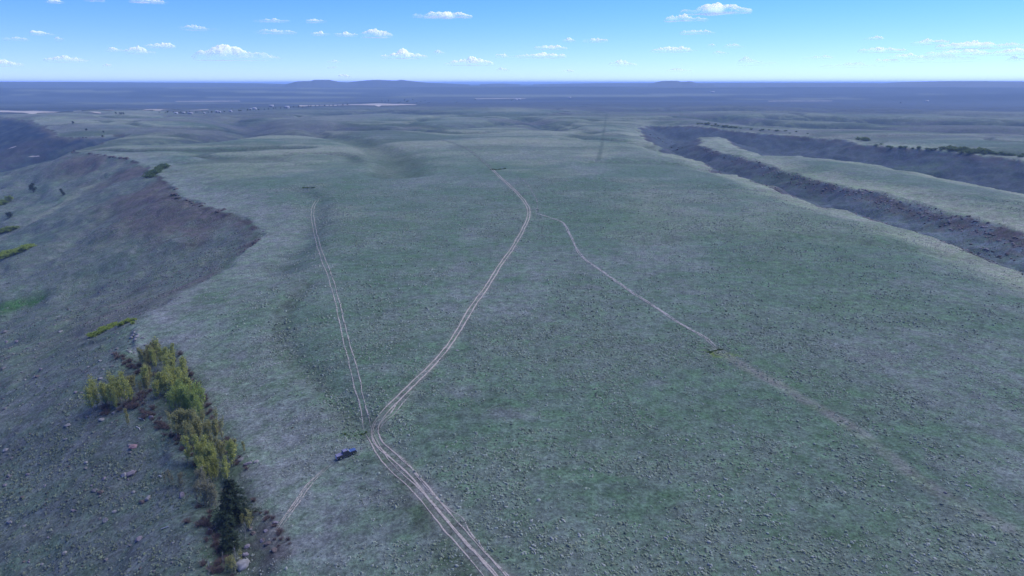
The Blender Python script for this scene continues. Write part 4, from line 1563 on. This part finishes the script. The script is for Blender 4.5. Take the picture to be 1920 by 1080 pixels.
def build_truck():
    gp = ground_at([(635, 861), (665, 849)])
    C = gp.mean(0)
    d = gp[1] - gp[0]
    ang = math.atan2(d[1], d[0])
    paint = flat_mat('dark navy car paint', (.026, .028, .040), rough=.18, spec=.6, vary=.06)
    paint.node_tree.nodes['Principled BSDF'].inputs['Coat Weight'].default_value = 1
    hoodp = flat_mat('car paint with sky reflection tint', (.06, .09, .17), rough=.16, spec=.7)  # blue of the reflected sky put into the hood colour
    hoodp.node_tree.nodes['Principled BSDF'].inputs['Coat Weight'].default_value = 1
    cover = flat_mat('slate vinyl bed cover', (.19, .185, .27), rough=.45, vary=.1)
    glass = flat_mat('dark window glass', (.02, .025, .03), rough=.04, spec=1)
    wglass = flat_mat('windscreen glass', (.20, .22, .24), rough=.04, spec=1)
    black = flat_mat('black rubber', (.018, .018, .02), rough=.85)
    chrome = flat_mat('chrome', (.75, .75, .78), rough=.15, metal=1)
    red = flat_mat('red lamp lens', (.30, .015, .012), rough=.2, spec=.6)
    clear = flat_mat('clear lamp lens', (.7, .7, .68), rough=.1, spec=.8)
    t = link('pickup_truck', None, loc=(C[0], C[1], C[2] + .0))
    n = Vector((0, 0, 1))
    gx = float(surface(C[0] + 1, C[1]) - surface(C[0] - 1, C[1])) / 2
    gy = float(surface(C[0], C[1] + 1) - surface(C[0], C[1] - 1)) / 2
    n = Vector((-gx, -gy, 1)).normalized()
    xdir = Vector((math.cos(ang), math.sin(ang), 0))
    xdir = (xdir - n * xdir.dot(n)).normalized()
    ydir = n.cross(xdir)
    M = Matrix((xdir, ydir, n)).transposed().to_4x4()
    M.translation = Vector((C[0], C[1], C[2] + .03))
    t.matrix_world = M @ Matrix.Scale(.93, 4)
    tag(t, 'dark blue crew cab pickup with covered bed parked on the grass', 'truck')
    R_, WX = .41, (-1.86, 1.92)

    def arch(xc, up):
        pts = []
        for k in range(9):
            a_ = math.pi * (1 - k / 8)
            pts.append((xc + .50 * math.cos(a_), .40 + .50 * math.sin(a_)))
        return pts
    # lower body with wheel arches: bed sides, doors, front wings
    prof = [(-2.92, .62), (-2.36, .52)] + arch(WX[0], 1) + [(-1.34, .40), (1.40, .40)] + arch(WX[1], 1) + [(2.44, .5), (2.86, .58), (2.90, 1.02), (2.80, 1.10), (1.12, 1.16), (-.98, 1.18), (-2.92, 1.22)]
    prof = [p for i, p in enumerate(prof) if i == 0 or p != prof[i - 1]]
    bm_part('body', lambda bm: prism(bm, prof, -.99, .99, .05), paint, t, .025)
    # cab with raked windscreen
    cab = [(-.98, 1.20), (1.16, 1.18), (.46, 1.86), (.28, 1.92), (-.72, 1.92), (-.94, 1.84)]
    bm_part('cab', lambda bm: prism(bm, cab, -.93, .93, .16), paint, t, .03)
    bm_part('roof', lambda bm: bbox(bm, -.74, .30, -.74, .74, 1.915, 1.945), cover, t, .012)

    def hood(bm):
        pts = [(1.14, -.84, 1.175), (2.55, -.80, 1.12), (2.80, -.66, 1.085), (2.80, .66, 1.085), (2.55, .80, 1.12), (1.14, .84, 1.175)]
        lo = [bm.verts.new(p) for p in pts]
        hi = [bm.verts.new((p[0] * .995, p[1] * .94, p[2] + .06)) for p in pts]
        bm.faces.new(hi)
        bm.faces.new(lo[::-1])
        for i in range(6):
            j = (i + 1) % 6
            bm.faces.new((lo[i], lo[j], hi[j], hi[i]))
    bm_part('hood', hood, hoodp, t, .012)
    bm_part('bed_cover', lambda bm: bbox(bm, -2.86, -1.06, -.86, .86, 1.205, 1.275), cover, t, .02)

    def side(sy):
        def f(bm, x0, x1, x2, x3):
            def yy(z_):
                return .93 - .16 * (z_ - 1.18) / .74 + .008
            q = [(x0, 1.27), (x1, 1.27), (x2, 1.80), (x3, 1.80)]
            a_ = [bm.verts.new((x_, sy * yy(z_), z_)) for x_, z_ in q]
            b_ = [bm.verts.new((x_, sy * (yy(z_) - .03), z_)) for x_, z_ in q]
            bm.faces.new(a_)
            bm.faces.new(b_[::-1])
            for i in range(4):
                j = (i + 1) % 4
                bm.faces.new((a_[i], a_[j], b_[j], b_[i]))
        return f
    for sy in (-1, 1):
        s_ = side(sy)
        bm_part('window', lambda bm: s_(bm, -.84, -.12, -.14, -.78), glass, t)
        bm_part('window', lambda bm: s_(bm, -.04, .92, .44, -.06), glass, t)

    def wind(bm):
        q = [(1.10, -.82, 1.25), (1.10, .82, 1.25), (.50, .70, 1.83), (.50, -.70, 1.83)]
        off = np.array([.020, 0, .020])
        a_ = [bm.verts.new(np.array(p) + off) for p in q]
        b_ = [bm.verts.new(np.array(p) - off) for p in q]
        bm.faces.new(a_)
        bm.faces.new(b_[::-1])
        for i in range(4):
            j = (i + 1) % 4
            bm.faces.new((a_[i], a_[j], b_[j], b_[i]))
    bm_part('windscreen', wind, wglass, t)
    bm_part('rear_window', lambda bm: bbox(bm, -.985, -.93, -.66, .66, 1.36, 1.76), glass, t)
    for sy in (-1, 1):
        for x_ in WX:
            w = bm_part('wheel', lambda bm: wheel_prism(bm, x_, sy * .70, sy * .96, .27, R_, 14), black, t)
            w.name = 'wheel'
            bm_part('tyre', lambda bm: wheel_prism(bm, x_, sy * .72, sy * .985, R_, R_, 24), black, w, .04)
            bm_part('rim', lambda bm: wheel_prism(bm, x_, sy * .93, sy * 1.0, .25, R_, 16), chrome, w, .02)
        bm_part('headlight', lambda bm: bbox(bm, 2.80, 2.93, sy * .86 - .12, sy * .86 + .10, .86, 1.04), clear, t, .02)
        bm_part('tail_light', lambda bm: bbox(bm, -2.95, -2.86, sy * .90 - .07, sy * .90 + .075, .78, 1.14), red, t, .015)
        bm_part('mirror', lambda bm: bbox(bm, .86, 1.02, sy * 1.09 - .12, sy * 1.09 + .12, 1.24, 1.44), chrome, t, .03)
    bm_part('grille', lambda bm: bbox(bm, 2.86, 2.92, -.62, .62, .76, 1.02), chrome, t, .02)
    bm_part('bumper', lambda bm: bbox(bm, 2.80, 3.02, -.95, .95, .46, .70), chrome, t, .04)
    bm_part('bumper', lambda bm: bbox(bm, -3.06, -2.88, -.92, .92, .48, .66), chrome, t, .03)
    bm_part('running_board', lambda bm: bbox(bm, -1.2, 1.3, -1.06, -.94, .36, .42), chrome, t, .01)
    bm_part('running_board', lambda bm: bbox(bm, -1.2, 1.3, .94, 1.06, .36, .42), chrome, t, .01)
    bm_part('tailgate', lambda bm: bbox(bm, -2.955, -2.90, -.80, .80, .68, 1.18), paint, t, .02)
    bm_part('licence_plate', lambda bm: bbox(bm, -2.985, -2.957, -.16, .16, .78, .94), clear, t)
    for sy in (-1, 1):
        for x0 in (-.10, -.95):
            bm_part('door_handle', lambda bm: bbox(bm, x0 + .02, x0 + .22, sy * .965 - .03, sy * .965 + .03, 1.03, 1.07), chrome, t, .01)


build_truck()

# ------------------------------------------------------------------ clouds
CLOUDS = [  # u, v (centre), width px, height px, density factor, label
    (103, 2, 26, 6, 1, 'small cloud cut by the top edge, leftmost of the top three'), (176, -1, 30, 6, .7, 'faint cloud cut by the top edge, middle of the top three'), (279, 0, 58, 9, 1, 'long cloud cut by the top edge above the left plain'),
    (78, 61, 32, 8, 1.0, 'small puff high on the left beside empty sky'), (22, 72, 40, 6, .4, 'faint wisp left of the small high puff'), (112, 73, 14, 7, .5, 'tiny faint puff below the small high puff'),
    (129, 110, 62, 12, .8, 'low flat cloud over the left plain'), (14, 118, 42, 11, .9, 'cloud at the left picture edge low over the plain'), (200, 122, 14, 6, .9, 'tiny puff low over the left plain'),
    (209, 92, 28, 8, .8, 'small flat cloud left of the two-part cloud'), (260, 94, 42, 13, 1, 'lower half of the two-part cloud on the left'), (296, 84, 50, 10, .9, 'upper half of the two-part cloud on the left'),
    (372, 52, 54, 9, .5, 'thin hooked wisp high on the left'), (448, 98, 128, 30, 1, 'large slanting cloud left of centre'), (509, 38, 56, 6, .5, 'thin flat wisp left of the small bright cloud'),
    (593, 38, 30, 9, 1, 'small bright cloud high left of centre'), (512, 58, 66, 10, .5, 'long slanting wisp high left of centre'), (601, 62, 34, 8, .9, 'flat cloud, leftmost of the row of three'),
    (646, 63, 40, 9, 1, 'flat cloud, middle of the row of three'), (706, 61, 54, 19, 1.3, 'puffy white cloud, right of the row of three'), (828, 26, 102, 13, 1.1, 'long lens-shaped cloud high over the middle'),
    (760, 102, 82, 16, 1.1, 'broad white-topped cloud over the twin hills'), (823, 98, 24, 7, .6, 'faint puff right of the broad white-topped cloud'), (649, 142, 24, 7, 1, 'tiny puff just over the western twin hill'),
    (626, 114, 26, 8, .6, 'faint puff above the western twin hill'), (622, 126, 18, 5, .6, 'lower faint puff above the western twin hill'), (877, 115, 82, 16, 1, 'flat cloud low over the middle plain'),
    (943, 102, 26, 12, 1.1, 'bright puff low over the middle, left of the long pair'), (944, 130, 24, 6, .8, 'tiny low puff over the middle of the horizon'), (1008, 103, 90, 11, 1, 'long flat cloud, lower of the long pair'),
    (1032, 88, 60, 9, 1, 'long flat cloud, upper of the long pair'), (1069, 75, 24, 7, .9, 'small flat cloud left of the pink-white one'), (1116, 74, 40, 10, 1, 'pink-white cloud right of the middle'),
    (1340, 13, 106, 24, 1.4, 'large bright cloud touching the top on the right'), (1286, 32, 72, 14, 1, 'cloud tucked below the large bright cloud'), (1308, 58, 52, 12, .9, 'double-humped small cloud on the right'),
    (1262, 92, 76, 11, .9, 'flat white cloud right of the middle low down'), (1168, 117, 46, 13, 1, 'white wedge cloud low right of the middle'), (1062, 133, 24, 6, .7, 'tiny faint cloud low right of the middle'),
    (1334, 84, 16, 8, .7, 'small round puff, left of the faint trio'), (1376, 85, 34, 8, .6, 'faint flat cloud, right of the faint trio'), (1352, 98, 26, 6, .7, 'faint flat cloud, lowest of the faint trio'),
    (1420, 114, 62, 16, .35, 'thin grey veil of cloud low on the right'), (1272, 131, 44, 6, .5, 'thin flat cloud above the eastern butte'), (1532, 107, 46, 6, .4, 'thin grey streak of cloud low on the right'), (1635, 71, 30, 6, .8, 'tiny cloud above the right cloud bank'),
    (1743, 76, 46, 14, 1.1, 'white peak of cloud at the top of the right cloud bank'), (1655, 92, 66, 12, 1, 'white-topped cloud at the left end of the right bank'), (1850, 83, 132, 13, 1, 'long white cloud along the top of the right bank'),
    (1786, 97, 84, 10, .8, 'long low cloud in the middle of the right bank'), (1895, 96, 90, 12, 1, 'white cloud at the right picture edge'), (1664, 112, 30, 8, 1, 'small bright puff below the right bank'),
    (1700, 104, 46, 8, .8, 'flat pale cloud under the left end of the right bank'), (1748, 109, 120, 14, .35, 'grey veil of cloud under the right bank'), (1912, 110, 34, 7, .6, 'small pale cloud low at the right picture edge'), (1600, 122, 90, 9, .3, 'thin grey veil low left of the right bank'),
]


def cloud_mat(dens):
    """white vapour that thins out towards the ragged rim of the cloud"""
    m = bpy.data.materials.new('cloud vapour')
    m.use_nodes = True
    nt = m.node_tree
    N, L = nt.nodes, nt.links
    N.clear()
    out = N.new('ShaderNodeOutputMaterial')
    df = N.new('ShaderNodeBsdfDiffuse')
    tl = N.new('ShaderNodeBsdfTranslucent')
    mx = N.new('ShaderNodeAddShader')
    L.new(df.outputs[0], mx.inputs[0])
    L.new(tl.outputs[0], mx.inputs[1])
    df.inputs['Color'].default_value = (.72, .74, .70, 1)
    tl.inputs['Color'].default_value = (.56, .575, .545, 1)
    tr = N.new('ShaderNodeBsdfTransparent')
    m2 = N.new('ShaderNodeMixShader')
    at_ = N.new('ShaderNodeAttribute')
    at_.attribute_name = 'tint'
    tc = N.new('ShaderNodeTexCoord')
    mp = N.new('ShaderNodeMapping')
    mp.inputs['Scale'].default_value = (1, 1, 2.2)
    L.new(tc.outputs['Object'], mp.inputs['Vector'])
    nz = N.new('ShaderNodeTexNoise')
    nz.inputs['Scale'].default_value = .0013
    nz.inputs['Detail'].default_value = 6
    nz.inputs['Roughness'].default_value = .6
    L.new(mp.outputs[0], nz.inputs['Vector'])
    r_ = N.new('ShaderNodeMapRange')
    r_.inputs['From Min'].default_value, r_.inputs['From Max'].default_value = .25, .75
    r_.inputs['To Min'].default_value, r_.inputs['To Max'].default_value = -.55, .42
    L.new(nz.outputs['Fac'], r_.inputs['Value'])
    ad = N.new('ShaderNodeMath')
    ad.operation = 'ADD'
    L.new(at_.outputs['Fac'], ad.inputs[0])
    L.new(r_.outputs['Result'], ad.inputs[1])
    r2 = N.new('ShaderNodeMapRange')
    r2.interpolation_type = 'SMOOTHSTEP'
    r2.inputs['From Min'].default_value, r2.inputs['From Max'].default_value = .0, 1.35
    r2.inputs['To Max'].default_value = min(.92, .80 * dens)
    L.new(ad.outputs[0], r2.inputs['Value'])
    L.new(r2.outputs['Result'], m2.inputs[0])
    L.new(tr.outputs[0], m2.inputs[1])
    L.new(mx.outputs[0], m2.inputs[2])
    L.new(m2.outputs[0], out.inputs['Surface'])
    return m


CLOUD_M = {}


def cloud(i, u, v, wpx, hpx, dens, label):
    d = ray(u, v)
    el = math.asin(d[2])
    dist = min(2600 / math.tan(el), 70000)
    base_z = CAM_H + dist * math.tan(el) - .42 * hpx / F * dist
    W, H = wpx / F * dist * 1.15, hpx / F * dist * 1.25
    D = min(W * .7, 4000)
    nx, ny = 110, 26
    gx, gy = np.meshgrid(np.linspace(-1, 1, nx), np.linspace(-1, 1, ny))
    s = i * 3.7
    asp = max(1.0, W / max(H, 1) / 3.2)
    e = np.maximum(0, 1 - (gx ** 2 + gy ** 2))
    ragged = fbm(gx * 1.7 * asp + s, gy * 1.6 + s, 71, 4, .55)
    rn = np.random.default_rng(3000 + i)
    asp = W / max(H, 1)
    n_l = int(np.clip(asp * 1.3, 3, 9))
    prof = np.zeros_like(gx)
    peak = rn.uniform(-.35, .35)
    for k in range(n_l):
        cx = -0.82 + 1.64 * (k + rn.uniform(.2, .8)) / n_l
        cy = rn.uniform(-.35, .35)
        hgt = (1 - .75 * abs(cx - peak) ** .9) * rn.uniform(.62, 1.0)
        rx, ry = rn.uniform(.9, 1.5) * 1.2 / n_l + .06, rn.uniform(.45, .75)
        q = 1 - ((gx - cx) / rx) ** 2 - ((gy - cy) / ry) ** 2
        prof = np.maximum(prof, max(.15, hgt) * np.sqrt(np.maximum(q, 0)))
    sheet = np.maximum(0, 1 - (gx / .98) ** 2 - (gy / .9) ** 2) ** .5 * .34 * (1 + .9 * ragged)
    t = np.maximum(prof, sheet)
    t = t * (1 + .35 * fbm(gx * 2.2 * asp + s, gy * 4, 75, 3)) + .14 * ragged * (t > 0) - .05
    t = np.clip(t, 0, 1.15)
    top = H * .84 * t
    bot = -.03 * H * np.sqrt(t) * (1 + .7 * fbm(gx * 3 * asp / 3, gy * 3 + s, 73, 2))
    t = np.clip(t * 1.7, 0, 1)
    fwd = np.array([d[0], d[1]]) / math.hypot(d[0], d[1])
    rgt = np.array([fwd[1], -fwd[0]])
    X = gx * W / 2
    Y = gy * D / 2
    mask = t > 0
    use = mask[:-1, :-1] | mask[1:, :-1] | mask[:-1, 1:] | mask[1:, 1:]
    idx = -np.ones((2, ny, nx), int)
    V, Fc = [], []
    for lay, zz in ((0, bot), (1, top)):
        for j in range(ny):
            for k in range(nx):
                if lay == 1 and not mask[j, k]:
                    idx[1, j, k] = idx[0, j, k]
                    continue
                p = rgt * X[j, k] + fwd * Y[j, k]
                idx[lay, j, k] = len(V)
                V.append((p[0], p[1], zz[j, k]))
    for j in range(ny - 1):
        for k in range(nx - 1):
            if not use[j, k]:
                continue
            for lay in (0, 1):
                q = [idx[lay, j, k], idx[lay, j, k + 1], idx[lay, j + 1, k + 1], idx[lay, j + 1, k]]
                if lay == 0:
                    q = q[::-1]
                for tri in ((q[0], q[1], q[2]), (q[0], q[2], q[3])):
                    if len(set(tri)) == 3:
                        Fc.append(tri)
    used = sorted(set(a_ for f in Fc for a_ in f))
    rm = {a_: b_ for b_, a_ in enumerate(used)}
    V = np.array(V)[used]
    Fc = np.array([[rm[a_] for a_ in f] for f in Fc])
    pos = np.array([d[0], d[1]]) / math.hypot(d[0], d[1]) * dist
    if dens not in CLOUD_M:
        CLOUD_M[dens] = cloud_mat(dens)
    thick = np.concatenate([t.ravel(), t.ravel()[mask.ravel()]])[used]
    o = link('cloud', mesh_np('cloud', V, Fc, CLOUD_M[dens], np.repeat(thick[:, None], 3, 1), smooth=True), loc=(pos[0], pos[1], base_z))
    tag(o, label, 'cloud')


for i, c in enumerate(CLOUDS):
    cloud(i, *c)

# ------------------------------------------------------------------ haze
HZ = 97000
v_, f_ = box_vf(-HZ, HZ, -HZ, HZ, -170, 129)
m = bpy.data.materials.new('blue haze')
m.use_nodes = True
nt = m.node_tree
nt.nodes.clear()
out = nt.nodes.new('ShaderNodeOutputMaterial')
pv = nt.nodes.new('ShaderNodeVolumePrincipled')
pv.inputs['Color'].default_value = (.47, .70, 1.0, 1)
pv.inputs['Density'].default_value = 0.88e-4
pv.inputs['Anisotropy'].default_value = 0
nt.links.new(pv.outputs[0], out.inputs['Volume'])
tag(link('haze', mesh_np('haze', v_, f_, m)), kind='stuff')

# ------------------------------------------------------------------ light
SUN_EL, SUN_AZ = 50.0, 55.0       # degrees above the horizon; clockwise from the view direction (+Y)
w = bpy.data.worlds.new('World')
scene.world = w
w.use_nodes = True
nt = w.node_tree
nt.nodes.clear()
out = nt.nodes.new('ShaderNodeOutputWorld')
bg = nt.nodes.new('ShaderNodeBackground')
sky = nt.nodes.new('ShaderNodeTexSky')
sky.sky_type = 'NISHITA'
sky.sun_disc = False
sky.sun_elevation = R(SUN_EL)
sky.sun_rotation = R(SUN_AZ)
sky.altitude = 1500
sky.air_density = .5
sky.dust_density = 0
sky.ozone_density = 6
bg.inputs['Strength'].default_value = .15
tn = nt.nodes.new('ShaderNodeVectorMath')
tn.operation = 'MULTIPLY'
tcw = nt.nodes.new('ShaderNodeTexCoord')
sx = nt.nodes.new('ShaderNodeSeparateXYZ')
nt.links.new(tcw.outputs['Generated'], sx.inputs[0])
ramp = nt.nodes.new('ShaderNodeMix')
ramp.data_type = 'RGBA'
mr = nt.nodes.new('ShaderNodeMapRange')
mr.interpolation_type = 'SMOOTHSTEP'
mr.inputs['From Min'].default_value, mr.inputs['From Max'].default_value = -.01, .13
nt.links.new(sx.outputs['Z'], mr.inputs['Value'])
nt.links.new(mr.outputs['Result'], ramp.inputs['Factor'])
ramp.inputs['A'].default_value = (1.08, .97, 1.85, 1)
ramp.inputs['B'].default_value = (.68, 1.05, 2.1, 1)
nt.links.new(ramp.outputs['Result'], tn.inputs[1])
nt.links.new(sky.outputs[0], tn.inputs[0])
nt.links.new(tn.outputs[0], bg.inputs['Color'])
nt.links.new(bg.outputs[0], out.inputs['Surface'])
sd = bpy.data.lights.new('sun', 'SUN')
sd.energy = 4.0
sd.angle = R(70)
sd.color = (1, .975, .95)
so = link('sun', sd)
dirv = Vector((math.sin(R(SUN_AZ)) * math.cos(R(SUN_EL)), math.cos(R(SUN_AZ)) * math.cos(R(SUN_EL)), math.sin(R(SUN_EL))))
so.rotation_euler = dirv.to_track_quat('Z', 'Y').to_euler()
so.location = dirv * 500

# ------------------------------------------------------------------ camera and render settings
cd = bpy.data.cameras.new('camera')
cd.sensor_width = 36
cd.lens = 36 * F / 1920
cd.clip_start = 1
cd.clip_end = 400000
co = link('camera', cd, loc=(0, 0, CAM_H))
co.rotation_euler = (R(90 - PITCH), 0, 0)
scene.camera = co
scene.render.engine = 'CYCLES'
cy = scene.cycles
cy.max_bounces = 6
cy.diffuse_bounces = 3
cy.glossy_bounces = 3
cy.transparent_max_bounces = 16
cy.volume_bounces = 3
cy.use_denoising = True
cy.denoiser = 'OPENIMAGEDENOISE'
cy.denoising_input_passes = 'RGB_ALBEDO_NORMAL'
cy.denoising_prefilter = 'ACCURATE'
scene.view_settings.view_transform = 'Standard'
scene.view_settings.look = 'None'
scene.view_settings.exposure = .12
scene.view_settings.gamma = 1
